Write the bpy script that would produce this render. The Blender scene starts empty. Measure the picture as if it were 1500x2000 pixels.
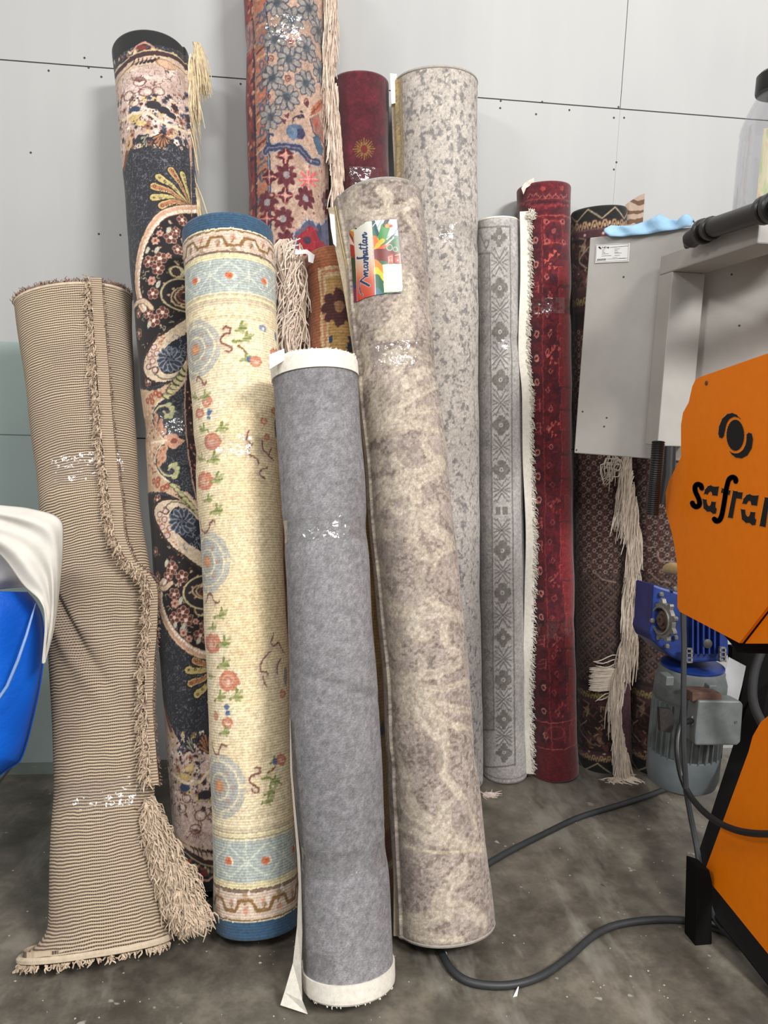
import bpy, math, random
import numpy as np
from mathutils import Vector, Matrix
SC=bpy.context.scene; COL=SC.collection
random.seed(7)
# ------------------------------------------------------------------ camera
CAM=np.array([0.0,-2.78,1.37]); F_PX=1503.0
YAW,PITCH,ROLL=map(math.radians,(6.7,8.5,1.9))
CF=np.array([math.sin(YAW)*math.cos(PITCH),math.cos(YAW)*math.cos(PITCH),-math.sin(PITCH)])
_R=np.array([math.cos(YAW),-math.sin(YAW),0.0]); _U=np.cross(_R,CF)
CR=math.cos(ROLL)*_R+math.sin(ROLL)*_U; CU=math.cos(ROLL)*_U-math.sin(ROLL)*_R
cd=bpy.data.cameras.new('camera'); co=bpy.data.objects.new('camera',cd); COL.objects.link(co)
cd.sensor_fit='VERTICAL'; cd.sensor_height=24.0; cd.lens=24.0*F_PX/2000; cd.clip_start=.05
M=Matrix([[CR[0],CU[0],-CF[0],CAM[0]],[CR[1],CU[1],-CF[1],CAM[1]],[CR[2],CU[2],-CF[2],CAM[2]],[0,0,0,1]])
co.matrix_world=M; SC.camera=co
# ------------------------------------------------------------------ world, lamps, exposure
W=bpy.data.worlds.new('hall_light'); SC.world=W; W.use_nodes=True
W.node_tree.nodes['Background'].inputs[0].default_value=(1,.985,.96,1)
W.node_tree.nodes['Background'].inputs[1].default_value=.46
def lamp(x,y,z,sx,sy,p,tx,ty,tz=0.8,col=(1,.98,.95)):
    l=bpy.data.lights.new('hall_lamp','AREA'); l.shape='RECTANGLE'; l.size=sx; l.size_y=sy; l.energy=p; l.color=col
    o=bpy.data.objects.new('hall_lamp',l); COL.objects.link(o); o.location=(x,y,z)
    d=Vector((tx,ty,tz))-o.location; o.rotation_euler=d.to_track_quat('-Z','Y').to_euler()
lamp(2.5,-5.0,4.4,1.3,.6,225,.4,0)
lamp(-.4,-5.0,4.6,1.4,.5,95,.2,0)
lamp(3.0,-6.5,4.8,1.4,.5,78,.2,0)
lamp(1.3,-1.9,5.2,.7,.4,28,.7,-.6,0.5)
lamp(-3.4,-3.8,4.2,1.0,.5,70,.6,-.4)
SC.view_settings.view_transform='Standard'; SC.view_settings.look='None'
SC.view_settings.exposure=0.1; SC.view_settings.gamma=1.0
try: SC.view_settings.use_curve_mapping=False
except Exception: pass
# ------------------------------------------------------------------ measuring helpers
def proj(P):
    P=np.asarray(P,float)-CAM; d=P@CF
    return 750+F_PX*(P@CR)/d, 1000-F_PX*(P@CU)/d
def ray(x,y): return CF+CR*((x-750)/F_PX)+CU*((1000-y)/F_PX)
def on_plane(x,y,yb,k):
    d=ray(x,y); t=(yb+k*CAM[2]-CAM[1])/(d[1]-k*d[2]); return CAM+t*d
def on_floor(x,y,z=0.0):
    d=ray(x,y); return CAM+d*((z-CAM[2])/d[2])
def on_x(x,y,X):
    d=ray(x,y); return CAM+d*((X-CAM[0])/d[0])
def on_y(x,y,Y):
    d=ray(x,y); return CAM+d*((Y-CAM[1])/d[1])
def at_depth(x,y,dep): return CAM+ray(x,y)*dep
def lin(c):
    c=np.asarray(c,float)/255.0
    return np.where(c<=.04045,c/12.92,((c+.055)/1.055)**2.4)
ALB=0.86
def rgb(c): v=lin(c)*ALB; return (v[0],v[1],v[2],1)
# ------------------------------------------------------------------ materials
class Mat:
    def __init__(s,name,col=(128,128,128),rough=.8,metal=0,**k):
        s.m=bpy.data.materials.new(name); s.m.use_nodes=True; s.t=s.m.node_tree; s.b=s.t.nodes['Principled BSDF']
        s.b.inputs['Base Color'].default_value=rgb(col); s.b.inputs['Roughness'].default_value=rough; s.b.inputs['Metallic'].default_value=metal
        for a,v in k.items(): s.b.inputs[a.replace('_',' ')].default_value=v
    def n(s,t,**k):
        n=s.t.nodes.new(t)
        for a,v in k.items():
            if a in n.inputs.keys(): n.inputs[a].default_value=v
            else: setattr(n,a,v)
        return n
    def l(s,a,b): s.t.links.new(a,b)
def ramp(m,fac,stops):
    r=m.n('ShaderNodeValToRGB'); e=r.color_ramp.elements
    while len(e)<len(stops): e.new(.5)
    for i,(p,c) in enumerate(stops): e[i].position=p; e[i].color=c if len(c)==4 else rgb(c)
    m.l(fac,r.inputs[0]); return r.outputs[0]
def coords(m,kind='Object'):
    return m.n('ShaderNodeTexCoord').outputs[kind]
def noise(m,vec,scale,detail=4,rough=.6):
    n=m.n('ShaderNodeTexNoise'); n.inputs['Scale'].default_value=scale; n.inputs['Detail'].default_value=detail; n.inputs['Roughness'].default_value=rough
    if vec is not None: m.l(vec,n.inputs['Vector'])
    return n.outputs['Fac']
def mapping(m,vec,sc):
    n=m.n('ShaderNodeMapping'); n.inputs['Scale'].default_value=sc; m.l(vec,n.inputs['Vector']); return n.outputs[0]
def mix(m,fac,a,b,mode='MIX'):
    n=m.n('ShaderNodeMix',data_type='RGBA',blend_type=mode)
    for s_,v in ((0,fac),(6,a),(7,b)):
        if hasattr(v,'type') and hasattr(v,'node'): m.l(v,n.inputs[s_])
        elif s_==0: n.inputs[0].default_value=v
        else: n.inputs[s_].default_value=v if len(v)==4 else rgb(v)
    return n.outputs[2]
def bump(m,h,strength=.3,dist=.002):
    n=m.n('ShaderNodeBump'); n.inputs['Strength'].default_value=strength; n.inputs['Distance'].default_value=dist
    m.l(h,n.inputs['Height']); m.l(n.outputs[0],m.b.inputs['Normal'])
def plain(name,col,rough=.7,metal=0,var=.12,scale=30,bmp=0,**k):
    m=Mat(name,col,rough,metal,**k); v=coords(m); f=noise(m,v,scale)
    c=np.array(col,float); m.l(ramp(m,f,[(.25,tuple(c*(1-var))),(.75,tuple(np.minimum(255,c*(1+var))))]),m.b.inputs['Base Color'])
    if bmp: bump(m,noise(m,v,scale*4),bmp)
    return m.m
# ------------------------------------------------------------------ object helpers
def link(o,parent=None):
    COL.objects.link(o)
    if parent is not None: o.parent=parent
    return o
def tag(o,label=None,cat=None,group=None,kind=None):
    if label: o['label']=label
    if cat: o['category']=cat
    if group: o['group']=group
    if kind: o['kind']=kind
    return o
def mesh(name,V,Fc,mat,parent=None,smooth=False,uv=None):
    me=bpy.data.meshes.new(name); me.from_pydata([tuple(map(float,v)) for v in V],[],Fc); me.validate(); me.update()
    if mat: me.materials.append(mat)
    if smooth: me.polygons.foreach_set('use_smooth',[True]*len(me.polygons))
    return link(bpy.data.objects.new(name,me),parent)
def thing(name,label,cat,group=None,loc=(0,0,0)):
    o=bpy.data.objects.new(name,None); o.empty_display_size=.1; link(o); return tag(o,label,cat,group)
class MB:
    def __init__(s): s.V=[]; s.F=[]
    def add(s,V,Fc):
        n=len(s.V); s.V+=[tuple(map(float,v)) for v in V]; s.F+=[tuple(i+n for i in f) for f in Fc]
    def box(s,a,b):
        a=np.array(a,float); b=np.array(b,float); lo=np.minimum(a,b); hi=np.maximum(a,b)
        s.prism([(lo[0],lo[1],lo[2]),(hi[0],lo[1],lo[2]),(hi[0],hi[1],lo[2]),(lo[0],hi[1],lo[2])],(0,0,hi[2]-lo[2]))
    def prism(s,poly,ext):
        n=len(poly); ext=np.array(ext,float); P=[np.array(p,float) for p in poly]
        V=P+[p+ext for p in P]
        F=[tuple(range(n))[::-1],tuple(range(n,2*n))]+[(i,(i+1)%n,n+(i+1)%n,n+i) for i in range(n)]
        nr=np.cross(P[1]-P[0],P[2]-P[1])
        tot=sum(np.cross(P[i]-P[0],P[(i+1)%n]-P[0]) for i in range(n))
        if np.dot(tot,ext)<0: F=[f[::-1] for f in F]
        s.add(V,F)
    def tube(s,pts,r,seg=8,cap=True):
        P=np.array(pts,float); n=len(P); rr=np.full(n,r) if np.isscalar(r) else np.array(r)
        T=np.gradient(P,axis=0); T/=np.linalg.norm(T,axis=1)[:,None]+1e-12
        u=np.cross(T[0],[.3,.2,1.0]); u/=np.linalg.norm(u)+1e-12
        V=[]
        for i in range(n):
            u=u-T[i]*np.dot(u,T[i]); u/=np.linalg.norm(u)+1e-12; w=np.cross(T[i],u)
            for k in range(seg):
                a=2*math.pi*k/seg; V.append(P[i]+rr[i]*(math.cos(a)*u+math.sin(a)*w))
        F=[(i*seg+k,i*seg+(k+1)%seg,(i+1)*seg+(k+1)%seg,(i+1)*seg+k) for i in range(n-1) for k in range(seg)]
        if cap: F+=[tuple(range(seg))[::-1],tuple(range((n-1)*seg,n*seg))]
        s.add(V,F)
    def lathe(s,prof,base,axis,seg=32):
        base=np.array(base,float); a=np.array(axis,float); a/=np.linalg.norm(a)
        u=np.cross(a,[0.1,1,.05]); u/=np.linalg.norm(u); w=np.cross(a,u)
        V=[]
        for (r,h) in prof:
            for k in range(seg):
                t=2*math.pi*k/seg; V.append(base+a*h+r*(math.cos(t)*u+math.sin(t)*w))
        n=len(prof)
        F=[(i*seg+k,i*seg+(k+1)%seg,(i+1)*seg+(k+1)%seg,(i+1)*seg+k) for i in range(n-1) for k in range(seg)]
        F+=[tuple(range(seg))[::-1],tuple(range((n-1)*seg,n*seg))]
        s.add(V,F)
    def build(s,name,mat,parent=None,smooth=False,bev=0):
        o=mesh(name,s.V,s.F,mat,parent,smooth)
        if bev:
            b=o.modifiers.new('bevel','BEVEL'); b.width=bev; b.segments=2; b.limit_method='ANGLE'; b.angle_limit=.6
        if smooth:
            e=o.modifiers.new('edges','EDGE_SPLIT'); e.split_angle=math.radians(38)
        return o
def spline(P,n=8):
    P=[np.array(p,float) for p in P]
    if len(P)<3: return np.array([P[0]+(P[-1]-P[0])*t for t in np.linspace(0,1,n+1)])
    Q=[2*P[0]-P[1]]+P+[2*P[-1]-P[-2]]; out=[]
    for i in range(1,len(Q)-2):
        for t in np.linspace(0,1,n,endpoint=False):
            a,b,c,d=Q[i-1:i+3]; out.append(.5*((2*b)+(-a+c)*t+(2*a-5*b+4*c-d)*t*t+(-a+3*b-3*c+d)*t**3))
    out.append(P[-1]); return np.array(out)
def strands(name,items,mat,parent,r=.0011,seg=3,steps=5):
    """items: (root, direction, length, sag, curl)"""
    m=MB(); rg=np.random.RandomState(len(items)+5)
    for root,d,L,sag,curl in items:
        d=np.array(d,float); d/=np.linalg.norm(d); side=np.cross(d,[0,-1,.1]); ph=rg.rand()*6.3
        t=np.linspace(0,1,steps)
        P=np.array(root)+d*L*t[:,None]+np.array([0,0,-1])*(sag*L*t*t)[:,None]+side*(curl*L*np.sin(t*5+ph)-curl*L*math.sin(ph))[:,None]+np.array([0,-1,0])*(curl*.6*L*np.sin(t*4+ph*2)-curl*.6*L*math.sin(ph*2))[:,None]
        P[:,2]=np.maximum(P[:,2],.002)
        rr=r*np.array([1]*(steps-1)+[.45]); m.tube(P,rr,seg)
    o=m.build(name,mat,parent); o['kind']='stuff'; return o
# ------------------------------------------------------------------ setting
mw=Mat('painted_panel',(205,208,208),.55); v=coords(mw)
f1=noise(mw,v,.9,3); f2=noise(mw,mapping(mw,v,(1,1,.12)),5,4); f3=noise(mw,v,60,3)
c=ramp(mw,f1,[(.3,(173,174,174)),(.7,(184,184,183))]); c=mix(mw,.25,c,ramp(mw,f2,[(.3,(160,161,161)),(.65,(185,185,184))]))
mw.l(mix(mw,ramp(mw,f3,[(.68,(0,0,0,1)),(.74,(.25,.25,.25,1))]),c,(175,178,178)),mw.b.inputs['Base Color'])
bump(mw,f3,.06,.001)
m_seam=plain('seam_dark',(70,68,66),.8); m_wallcore=plain('wall_core',(60,60,60),.9)
wall=MB(); wall.box((-4,.03,-.02),(6,.16,4.9)); wall=wall.build('wall_back',m_wallcore); tag(wall,kind='structure')
xs=[-3.9,-.95+.0,0,0]
xv=on_y(1211,215,0)[0]
xa=[xv-4.88,xv-2.44,xv,xv+2.44]
for zi,(z0,z1) in enumerate([(0.0,1.197),(1.2,2.397),(2.4,3.597),(3.6,4.8)]):
    for i in range(len(xa)-1):
        g=.0012 if zi>=2 else .0003
        p=MB(); p.box((xa[i]+g,0.0,z0+.001),(xa[i+1]-g,.03,z1)); p.build('panel',mw.m,wall)
sc=MB()
for (x,y) in [(95,138),(198,150),(470,164),(1047,223),(1199,230),(1199,331),(1204,317),(1219,230),(977,211),(1112,215),(193,457),(235,459),(173,132),(165,113),(1059,199),(978,197),(1208,209),(60,298)]:
    P=on_y(x,y,0); sc.lathe([(.0,0),(.0038,0),(.0032,.0012),(0,.0014)],P,(0,-1,0),8)
o=sc.build('screw_heads',m_seam,wall); o['kind']='stuff'
mf=Mat('concrete',(110,106,98),.5); v=coords(mf)
a=noise(mf,v,1.6,6,.65); b=noise(mf,v,7,6,.7); d=noise(mf,mapping(mf,v,(1,.35,1)),3.2,5,.7); e=noise(mf,v,42,3)
c=ramp(mf,a,[(.38,(80,75,67)),(.5,(106,100,90)),(.62,(134,127,114))])
c=mix(mf,.55,c,ramp(mf,b,[(.38,(64,60,54)),(.52,(104,98,88)),(.64,(140,132,119))]))
c=mix(mf,ramp(mf,d,[(.54,(0,0,0,1)),(.66,(.7,.7,.7,1))]),c,(158,154,144))
c=mix(mf,ramp(mf,noise(mf,v,19,2),[(.69,(0,0,0,1)),(.73,(.7,.7,.7,1))]),c,(186,182,172))
c=mix(mf,ramp(mf,noise(mf,v,13.7,2),[(.71,(0,0,0,1)),(.76,(.65,.65,.65,1))]),c,(62,52,50))
mf.l(c,mf.b.inputs['Base Color']); mf.l(ramp(mf,b,[(.3,(.32,.32,.32,1)),(.7,(.6,.6,.6,1))]),mf.b.inputs['Roughness'])
bump(mf,e,.12,.002)
fl=MB(); fl.box((-9,-14,-.1),(11,.03,0)); tag(fl.build('floor',mf.m),kind='structure')
SPEC={
'A':([(580,28,258),(700,42,262),(800,57,263),(920,73,268),(1000,82,275),(1080,92,285),(1150,98,296),(1270,97,300),(1400,105,305),(1500,103,306),(1600,100,300),(1700,98,308),(1780,98,320),(1840,90,327)],552,1872,-0.25,0.55,-1.0517),
'B':([(100,220,366),(300,237,378),(600,262,400),(900,287,425),(1200,305,442),(1500,330,465),(1700,345,482)],55,1745,-0.125,1,-0.7819),
'C':([(0,476,638),(460,488,640),(1500,510,655)],-150,1560,-0.145,1,-0.1791),
'D':([(490,595,712),(1400,625,752),(1700,645,768)],478,1760,-0.33,1,-0.8493),
'E':([(150,646,758),(1500,665,772)],136,1545,-0.1,1,-0.1790),
'F':([(150,768,930),(600,776,932),(1100,785,935),(1500,806,942)],128,1560,-0.14,1,-0.2200),
'G':([(430,932,1011),(900,934,1017),(1500,944,1029)],422,1533,-0.12,1,-0.1742),
'H':([(375,1012,1112),(700,1018,1112),(1100,1028,1117),(1500,1037,1126)],352,1530,-0.1,1,-0.1691),
'I':([(430,1118,1222),(900,1124,1222),(1500,1130,1218)],399,1513,-0.11,1,-0.0981),
'J':([(520,1231,1333),(1500,1232,1332)],500,1520,-0.13,1,-0.1228),
'K':([(450,357,535),(600,362,543),(800,377,549),(1000,388,553),(1200,400,560),(1400,409,570),(1600,414,580),(1800,420,588)],413,1840,-0.5,1,-0.9716),
'L':([(720,530,695),(880,540,708),(1030,553,716),(1200,558,728),(1370,563,738),(1500,570,745),(1640,583,753),(1750,586,760),(1860,590,765)],680,1968,-0.8,1,-1.1959),
'M':([(420,657,826),(560,680,838),(700,695,846),(850,708,866),(1000,720,885),(1150,735,899),(1300,748,912),(1450,757,925),(1600,768,940),(1700,772,950),(1800,772,965)],346,1853,-0.5,1,-1.0272),
}
# ------------------------------------------------------------------ rolled carpets: shape
class Roll:
    def __init__(s,edges,ytop,ybot,yt,flat,yb):
        s.flat=flat; s.yb=yb; zt=2.0
        for _ in range(3):
            k=(yt-yb)/zt; rows=[]
            for (y,xl,xr) in edges:
                a=on_plane(xl,y,yb,k); b=on_plane(xr,y,yb,k); rows.append(((a+b)/2,np.linalg.norm(b-a)/2))
            rows.sort(key=lambda r:r[0][2])
            s.P=np.array([r[0] for r in rows]); s.R=np.array([r[1] for r in rows]); s.k=k
            s.t=np.r_[0,np.cumsum(np.linalg.norm(np.diff(s.P,axis=0),axis=1))]
            s.N0=np.array([0,-1,k])/math.hypot(1,k)
            s.s1=s.end(ytop,1); zt=s.frame(s.s1)[0][2]
        s.s0=s.end(ybot,-1); s.L=s.s1-s.s0
        s.Rm=float(np.mean(s.R))
    def end(s,target,sgn):
        a,b=(-0.9,s.t[-1]*0.5) if sgn<0 else (s.t[-1]*0.3,s.t[-1]+1.6)
        ph=np.linspace(-1.2,1.2,25)[:,None]
        for _ in range(24):
            m=(a+b)/2; c,r,T,L,N=s.frame(m)
            yy=proj(c+r*np.sin(ph)*L+r*s.flat*np.cos(ph)*N)[1]; v=yy.max() if sgn<0 else yy.min()
            if v>target: a=m
            else: b=m
        return m
    def at(s,m):
        t,P=s.t,s.P
        if t[0]<m<t[-1]: return np.array([np.interp(m,t,P[:,q]) for q in range(3)])
        i,j=(0,1) if m<=t[0] else (-2,-1)
        return P[i]+(P[j]-P[i])/(t[j]-t[i])*(m-t[i])
    def frame(s,m):
        T=s.at(m+.12)-s.at(m-.12); T/=np.linalg.norm(T)
        c=.25*s.at(m-.05)+.5*s.at(m)+.25*s.at(m+.05)
        r=sum(w*np.interp(m+o,s.t,s.R) for w,o in zip((.25,.5,.25),(-.06,0,.06)))
        N=s.N0; L=np.cross(N,T); L/=np.linalg.norm(L); L=-L if L[0]<0 else L
        N=np.cross(L,T); N/=np.linalg.norm(N); N=-N if N[1]>0 else N
        return c,r,T,L,N
def vn(H,W,cell,seed,asp=1.0):
    """smooth value noise"""
    rg=np.random.RandomState(seed); ch,cw=cell*asp,cell
    gh,gw=int(H/ch)+3,int(W/cw)+3; G=rg.rand(gh,gw)
    y=np.arange(H)/ch; x=np.arange(W)/cw; yi=y.astype(int); xi=x.astype(int); fy=y-yi; fx=x-xi
    fy=(fy*fy*(3-2*fy))[:,None]; fx=(fx*fx*(3-2*fx))[None]
    a=G[yi][:,xi]; b=G[yi][:,xi+1]; c=G[yi+1][:,xi]; d=G[yi+1][:,xi+1]
    return (a*(1-fx)+b*fx)*(1-fy)+(c*(1-fx)+d*fx)*fy
def fbm(H,W,cell,seed,oct=3,asp=1.0):
    s=0;w=1;t=0
    for i in range(oct):
        s=s+w*vn(H,W,max(cell/2**i,1.0),seed+i*17,asp); t+=w; w*=.5
    return s/t
TH=1.75
class Cloth:
    """a regular grid laid on the outside of one roll; patterns are woven into it as colours"""
    def __init__(s,roll,cell,base,disp=None,flap=None):
        s.r=roll; s.c=cell; s.W=int(2*TH*roll.Rm/cell)+1; s.H=int(roll.L/cell)+1
        s.th=np.linspace(-TH,TH,s.W); s.m=np.linspace(roll.s0,roll.s1,s.H)
        fr=[roll.frame(q) for q in np.linspace(roll.s0,roll.s1,48)]
        mm=np.linspace(roll.s0,roll.s1,48)
        def ip(k):
            A=np.array([np.atleast_1d(f[k]) for f in fr]); return np.stack([np.interp(s.m,mm,A[:,q]) for q in range(A.shape[1])],1)
        s.C,s.Rr,s.T,s.Lx,s.N=[ip(k) for k in range(5)]
        s.disp=disp; s.flap=flap
        s.P=s.points(s.th,np.arange(s.H))
        s.px,s.py=proj(s.P.reshape(-1,3)); s.px=s.px.reshape(s.H,s.W); s.py=s.py.reshape(s.H,s.W)
        s.vis=np.abs(s.th)<1.45
        s.img=np.empty((s.H,s.W,3)); s.img[:]=base
        cc=s.W//2; s.cpy=s.py[:,cc]
        s.dep=(s.C-CAM)@CF
    def points(s,th,rows):
        C,R,L,N=s.C[rows][:,None],s.Rr[rows][:,None],s.Lx[rows][:,None],s.N[rows][:,None]
        th=np.asarray(th)[None,:,None]; r=R
        k=0
        if s.flap is not None:
            a0,t=s.flap; sg=1 if t>0 else -1
            fr=((np.asarray(th)-a0)*sg)%(2*math.pi)/(2*math.pi); k=abs(t)*(0.5-fr)
        r=r+k
        if s.disp is not None: r=r+s.disp(th,s.m[rows][:,None,None],s)
        # slight roundover at both rims
        e=np.minimum(rows,s.H-1-rows)[:,None,None]*s.c; r=r-.004*np.clip(1-e/.008,0,1)**2
        return C+r*np.sin(th)*L+r*s.r.flat*np.cos(th)*N
    def mp(s,x,y):
        w0,w1=np.where(s.vis)[0][[0,-1]]
        r0=np.searchsorted(-s.cpy,-(y+90)); r1=np.searchsorted(-s.cpy,-(y-90))
        r0=max(0,min(r0,s.H-3)); r1=max(r0+2,min(s.H,r1))
        D=(s.px[r0:r1,w0:w1]-x)**2+(s.py[r0:r1,w0:w1]-y)**2
        i=int(D.argmin()); a,b=divmod(i,w1-w0); return (b+w0,a+r0)      # (col,row)
    def sc(s,row): return s.dep[int(min(max(row,0),s.H-1))]/F_PX/s.c
    def y2r(s,y): return int(np.clip(np.interp(-y,-s.cpy,np.arange(s.H)),0,s.H-1))
    def put(s,r0,r1,c0,c1,mask,col,a=1):
        sl=s.img[r0:r1,c0:c1]; m=(mask*a)[...,None]; sl[:]=sl*(1-m)+np.array(col,float)*m
    def box(s,pts,pad):
        P=np.asarray(pts); c0=int(max(0,P[:,0].min()-pad)); c1=int(min(s.W,P[:,0].max()+pad+2)); r0=int(max(0,P[:,1].min()-pad)); r1=int(min(s.H,P[:,1].max()+pad+2))
        return r0,max(r1,r0),c0,max(c1,c0)
    def pts(s,P,sm=0):
        if sm: P=spline(P,sm)
        return [s.mp(x,y) for x,y in P]
    def cpoly(s,Q,col,a=1):
        r0,r1,c0,c1=s.box(Q,1)
        if r1<=r0 or c1<=c0: return
        X,Y=np.meshgrid(np.arange(c0,c1)+.01,np.arange(r0,r1)+.013); ins=np.zeros(X.shape,bool); n=len(Q)
        for i in range(n):
            x0,y0=Q[i]; x1,y1=Q[(i+1)%n]
            if y0==y1: continue
            ins^=((Y>=min(y0,y1))&(Y<max(y0,y1))&(X<x0+(Y-y0)*(x1-x0)/(y1-y0)))
        s.put(r0,r1,c0,c1,ins.astype(float),col,a)
    def poly(s,P,col,a=1,sm=0): s.cpoly(s.pts(P,sm),col,a)
    def cline(s,Q,w,col,a=1,w2=None):
        n=len(Q)
        r0,r1,c0,c1=s.box(Q,max(w,w2 or 0)+3)
        if r1<=r0 or c1<=c0: return
        Mk=np.zeros((r1-r0,c1-c0))
        for i in range(n-1):
            (x0,y0),(x1,y1)=Q[i],Q[i+1]; ww=w if w2 is None else w+(w2-w)*i/max(1,n-2)
            R0,R1,C0,C1=s.box([(x0,y0),(x1,y1)],ww+2)
            if R1<=R0 or C1<=C0: continue
            X,Y=np.meshgrid(np.arange(C0,C1),np.arange(R0,R1)); dx,dy=x1-x0,y1-y0; L=dx*dx+dy*dy+1e-9
            t=np.clip(((X-x0)*dx+(Y-y0)*dy)/L,0,1); d=np.hypot(X-x0-t*dx,Y-y0-t*dy)
            sub=Mk[R0-r0:R1-r0,C0-c0:C1-c0]; np.maximum(sub,np.clip(ww/2-d+.5,0,1),out=sub)
        s.put(r0,r1,c0,c1,Mk,col,a)
    def line(s,P,w,col,a=1,sm=0,w2=None):
        Q=s.pts(P,sm); k=s.sc(Q[0][1]); s.cline(Q,w*k,col,a,None if w2 is None else w2*k)
    def cdisc(s,q,rx,ry,col,a=1,ang=0,inner=0):
        R=max(rx,ry); r0,r1,c0,c1=s.box([q],R+1)
        if r1<=r0 or c1<=c0: return
        X,Y=np.meshgrid(np.arange(c0,c1)-q[0],np.arange(r0,r1)-q[1]); ca,sa=math.cos(ang),math.sin(ang)
        d=np.hypot((X*ca+Y*sa)/rx,(-X*sa+Y*ca)/ry); m=np.clip((1-d)*min(rx,ry)+.5,0,1)
        if inner: m=m*np.clip((d-inner)*min(rx,ry)+.5,0,1)
        s.put(r0,r1,c0,c1,m,col,a)
    def disc(s,x,y,rx,col,ry=None,a=1,ang=0,inner=0):
        q=s.mp(x,y); k=s.sc(q[1]); s.cdisc(q,rx*k,(ry or rx)*k,col,a,ang,inner)
    def cflower(s,q,r,col,cen,n=5,out=None,ph=0,w=.42,hol=None):
        for i in range(n):
            t=ph+2*math.pi*i/n; p=(q[0]+r*.62*math.cos(t),q[1]+r*.62*math.sin(t))
            if out is not None: s.cdisc(p,r*.46,r*w+r*.06,out,1,t)
            s.cdisc(p,r*.40,r*w*.86,col,1,t)
            if hol is not None: s.cdisc(p,r*.24,r*w*.5,hol,1,t)
        s.cdisc(q,r*.3,r*.3,cen)
    def flower(s,x,y,r,col,cen,**k):
        q=s.mp(x,y); s.cflower(q,r*s.sc(q[1]),col,cen,**k)
    def band(s,y0,y1,col,a=1,x=None):
        """ring band between photo heights y0>y1 measured at the front of the roll"""
        cc=s.W//2
        r0=s.y2r(max(y0,y1)); r1=s.y2r(min(y0,y1)); s.put(r0,r1+1,0,s.W,np.ones((r1+1-r0,s.W)),col,a)
    def ring(s,y,w,col,a=1):
        r=s.y2r(y); h=max(1,int(round(w*s.sc(r)))); r0=max(0,r-h//2); r1=min(s.H,r0+h); s.put(r0,r1,0,s.W,np.ones((r1-r0,s.W)),col,a)
    def finish(s,warp,grain):
        if warp:
            H,W=s.H,s.W; a=(fbm(H,W,3.2,501,2)-.5)*2*warp; b=(fbm(H,W,3.2,502,2)-.5)*2*warp; c=(fbm(H,W,14,503,2)-.5)*2*warp; d=(fbm(H,W,14,504,2)-.5)*2*warp
            Y,X=np.mgrid[0:H,0:W]; Y=np.clip(np.rint(Y+a*1.3+c*1.2),0,H-1).astype(int); X=np.clip(np.rint(X+b*1.3+d*1.2),0,W-1).astype(int); s.img=s.img[Y,X]
        if grain: s.img=s.img*(1+grain*(np.random.RandomState(5).rand(s.H,s.W,1)-.5)*2+grain*(fbm(s.H,s.W,2.5,505,1)[...,None]-.5)*2)
    def build(s,name,mat,parent,fine=None,cols=(-1.6,1.6),stride=6,warp=1.1,grain=.09):
        s.finish(warp,grain)
        """fine=(ytop,ybot) photo range kept at full density"""
        rows=np.arange(s.H)
        if fine:
            ra,rb=s.y2r(fine[1]),s.y2r(fine[0]); keep=(rows>=ra)&(rows<=rb); keep|=(rows%stride==0)|(rows<3)|(rows>s.H-4); rows=rows[keep]
        ci=np.arange(s.W); keep=((s.th>=cols[0])&(s.th<=cols[1]))|(ci%4==0)|(ci==0)|(ci==s.W-1); ci=ci[keep]
        nb=18; back=np.linspace(TH,2*math.pi-TH,nb+2)[1:-1]
        th=np.r_[s.th[ci],back]
        Pt=s.points(th,rows)
        img=s.img[rows]; fc=img[:,ci]; bc=img[:,np.linspace(s.W-2,0,nb).astype(int)]
        colr=np.concatenate([fc,bc],1)
        # rim: inner ring and short inner wall
        def inner(row,dr,dz):
            p=s.points(th,np.array([row]))[0]; c=s.C[row]; T=s.T[row]
            v=p-c; return c+v*(1-dr/np.linalg.norm(v,axis=1)[:,None])+T*dz
        n=len(th); A=[inner(0,.008,.02),inner(0,.008,.001)]; B=[inner(s.H-1,.008,-.001),inner(s.H-1,.008,-.02)]
        V=np.concatenate([np.array(A).reshape(-1,3),Pt.reshape(-1,3),np.array(B).reshape(-1,3)])
        e=s.r.rim if hasattr(s.r,'rim') else None
        c0=np.repeat(colr[:1],2,0); c1=np.repeat(colr[-1:],2,0)
        CC=np.concatenate([c0,colr,c1]).reshape(-1,3)
        nr=len(rows)+4; i,j=np.meshgrid(np.arange(nr-1),np.arange(n),indexing='ij'); j2=(j+1)%n
        Fq=np.stack([i*n+j,i*n+j2,(i+1)*n+j2,(i+1)*n+j],-1).reshape(-1,4)
        me=bpy.data.meshes.new(name); me.vertices.add(len(V)); me.vertices.foreach_set('co',V.ravel())
        me.loops.add(Fq.size); me.loops.foreach_set('vertex_index',Fq.ravel().astype(np.int32)); me.polygons.add(len(Fq))
        me.polygons.foreach_set('loop_start',np.arange(0,Fq.size,4,dtype=np.int32)); me.polygons.foreach_set('use_smooth',np.ones(len(Fq),bool))
        me.update(calc_edges=True)
        ca=me.color_attributes.new('Col','FLOAT_COLOR','POINT'); rgba=np.ones((len(V),4),np.float32); rgba[:,:3]=lin(np.clip(CC,0,255))*ALB
        ca.data.foreach_set('color',rgba.ravel())
        uvl=me.uv_layers.new(name='UVMap')
        U=np.r_[s.th[ci],back]*s.r.Rm; allrow=np.r_[0,0,rows,s.H-1,s.H-1]*s.c
        jn=np.where(j2==0,2*math.pi*s.r.Rm+U[0],U[j2])
        uv=np.stack([np.stack([U[j],allrow[i]],-1),np.stack([jn,allrow[i]],-1),np.stack([jn,allrow[i+1]],-1),np.stack([U[j],allrow[i+1]],-1)],-2).reshape(-1)
        uvl.data.foreach_set('uv',uv.astype(np.float32))
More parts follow.
